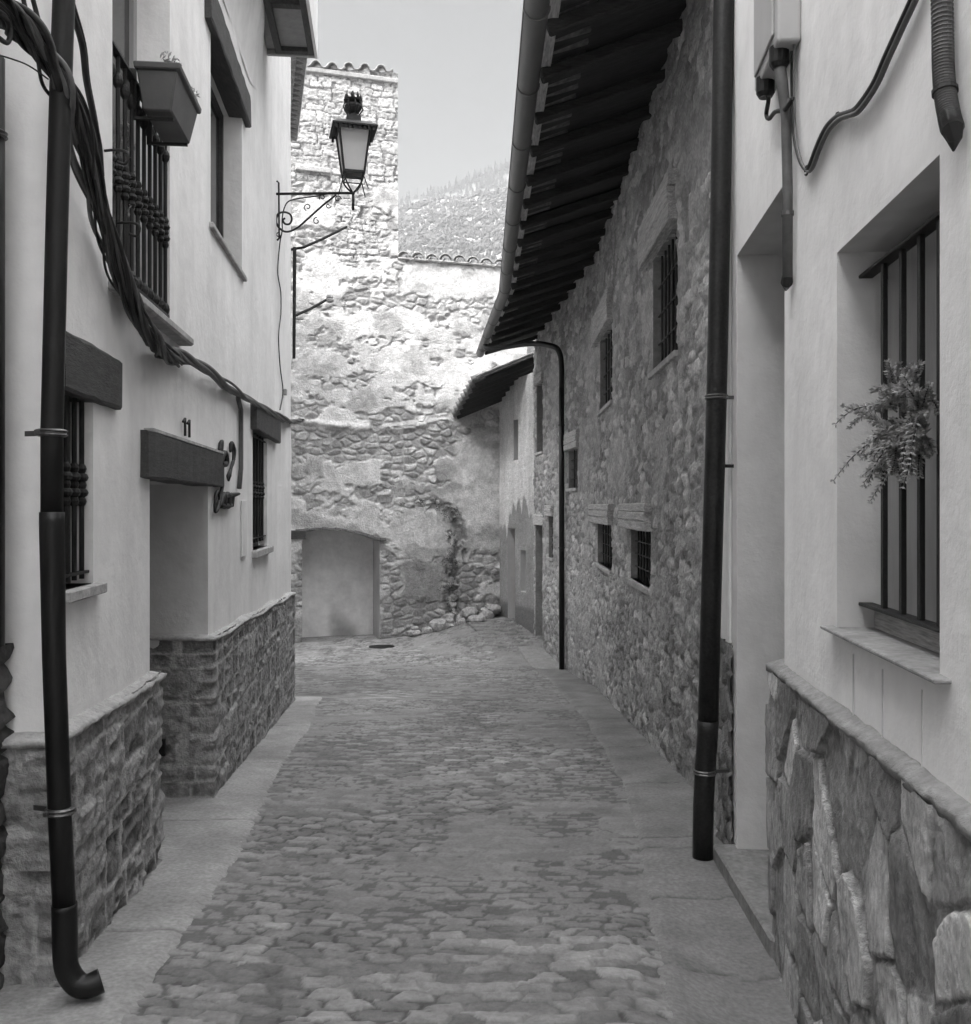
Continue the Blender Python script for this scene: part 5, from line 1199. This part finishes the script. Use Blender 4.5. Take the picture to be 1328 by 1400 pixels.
def samp(G, x, y):
    Xg, Yg, Zg = G; fi = (x - Xg[0, 0]) / (Xg[1, 0] - Xg[0, 0]); fj = (y - Yg[0, 0]) / (Yg[0, 1] - Yg[0, 0]); i = min(int(fi), Xg.shape[0] - 2); j = min(int(fj), Xg.shape[1] - 2); a = fi - i; b = fj - j
    return float(Zg[i, j] * (1 - a) * (1 - b) + Zg[i + 1, j] * a * (1 - b) + Zg[i, j + 1] * (1 - a) * b + Zg[i + 1, j + 1] * a * b)
rnd = random.Random(8); mb = MB()
def bush(mb, c, r, h_, rnd, n=5):
    b = len(mb.v)
    for k_ in range(3):
        rr = r * (1, 0.85, 0.4)[k_]; zz_ = c[2] + h_ * (0.05, 0.5, 0.9)[k_]
        for j in range(n): a = j * 6.283 / n + k_; q = rr * rnd.uniform(0.6, 1.3); mb.v.append((c[0] + q * math.cos(a), c[1] + q * math.sin(a), zz_ + rnd.uniform(-.1, .1) * h_))
    for k_ in range(2):
        for j in range(n): mb.f.append((b + k_ * n + j, b + k_ * n + (j + 1) % n, b + (k_ + 1) * n + (j + 1) % n, b + (k_ + 1) * n + j))
    mb.f.append(tuple(b + 2 * n + j for j in range(n)))
for i in range(4000):
    y = rnd.uniform(290, 452); x = y * rnd.uniform(-0.14, 0.07); bush(mb, (x, y, samp(G1, x, y) - 0.2), rnd.uniform(0.4, 1.3) * (1 + (rnd.random() < 0.15)), rnd.uniform(0.8, 2.6), rnd)
o = mb.build('scrub', M['scrub'], None); tag(o, 'pale scrub and bushes covering the sunlit hillside beyond the tiled wall', 'scrub', kind='stuff')
def conifer(mb, c, h_, r, rnd):
    for k_ in range(5):
        z0_ = c[2] + h_ * (0.12 + 0.17 * k_); z1_ = z0_ + h_ * 0.26; rr = r * (1 - 0.17 * k_); b = len(mb.v); n = 7
        for j in range(n): a = j * 6.283 / n + rnd.random(); q = rr * rnd.uniform(0.6, 1.2); mb.v.append((c[0] + q * math.cos(a), c[1] + q * math.sin(a), z0_ + rnd.uniform(-.04, .04) * h_))
        mb.v.append((c[0], c[1], z1_)); mb.f += [(b + j, b + (j + 1) % n, b + n) for j in range(n)]
mb = MB()
for i in range(1300):
    y = rnd.uniform(590, 700); x = y * rnd.uniform(-0.13, 0.06); conifer(mb, (x, y, samp(G2, x, y) - 1), rnd.uniform(5, 10), rnd.uniform(1.1, 1.9), rnd)
o = mb.build('forest', M['tree'], None); tag(o, 'hazy pine forest covering the far hill', 'forest', kind='stuff')
protos = []
def pine(seed):
    r2 = random.Random(seed); t = thing('pine_tree', 'hazy conifer standing on the skyline of the far hill', 'tree', (0, 0, 0), 'conifers along the skyline')
    m1 = MB(); conifer(m1, (0, 0, 0), 10, 2.2, r2); m1.build('crown', M['tree'], t); m2_ = MB(); m2_.tube([(0, 0, -1), (0, 0, 6)], [0.25, 0.12], 6); m2_.build('trunk', M['wood_dark'], t); return t
protos = [pine(1), pine(2), pine(3)]
for i in range(45):
    x = -66 + i * 2.6 + rnd.uniform(-.8, .8); y = 700 + rnd.uniform(-6, 4); src = protos[i % 3]
    if i < 3: r_ = src
    else:
        r_ = src.copy(); COL.objects.link(r_)
        for ch in list(src.children): c = ch.copy(); COL.objects.link(c); c.parent = r_
    sc_ = rnd.uniform(0.6, 1.05); r_.location = (x, y, samp(G2, x, y) - 0.5); r_.scale = (sc_, sc_, sc_); r_.rotation_euler = (0, 0, rnd.uniform(0, 6.28))

# ------------------------------------------------------------------ haze
mh = bpy.data.materials.new('haze'); mh.use_nodes = True; th = mh.node_tree; th.nodes.clear()
oh = th.nodes.new('ShaderNodeOutputMaterial'); pv = th.nodes.new('ShaderNodeVolumePrincipled'); pv.inputs['Density'].default_value = 0.0007
pv.inputs['Color'].default_value = (0.93, 0.94, 0.95, 1); pv.inputs['Anisotropy'].default_value = 0.3
th.links.new(pv.outputs[0], oh.inputs['Volume'])
mb = MB(); mb.box(-950, 950, -350, 1600, -9, 220); o = mb.build('haze', mh, None); tag(o, 'thin pale haze filling the air', 'haze', kind='stuff')
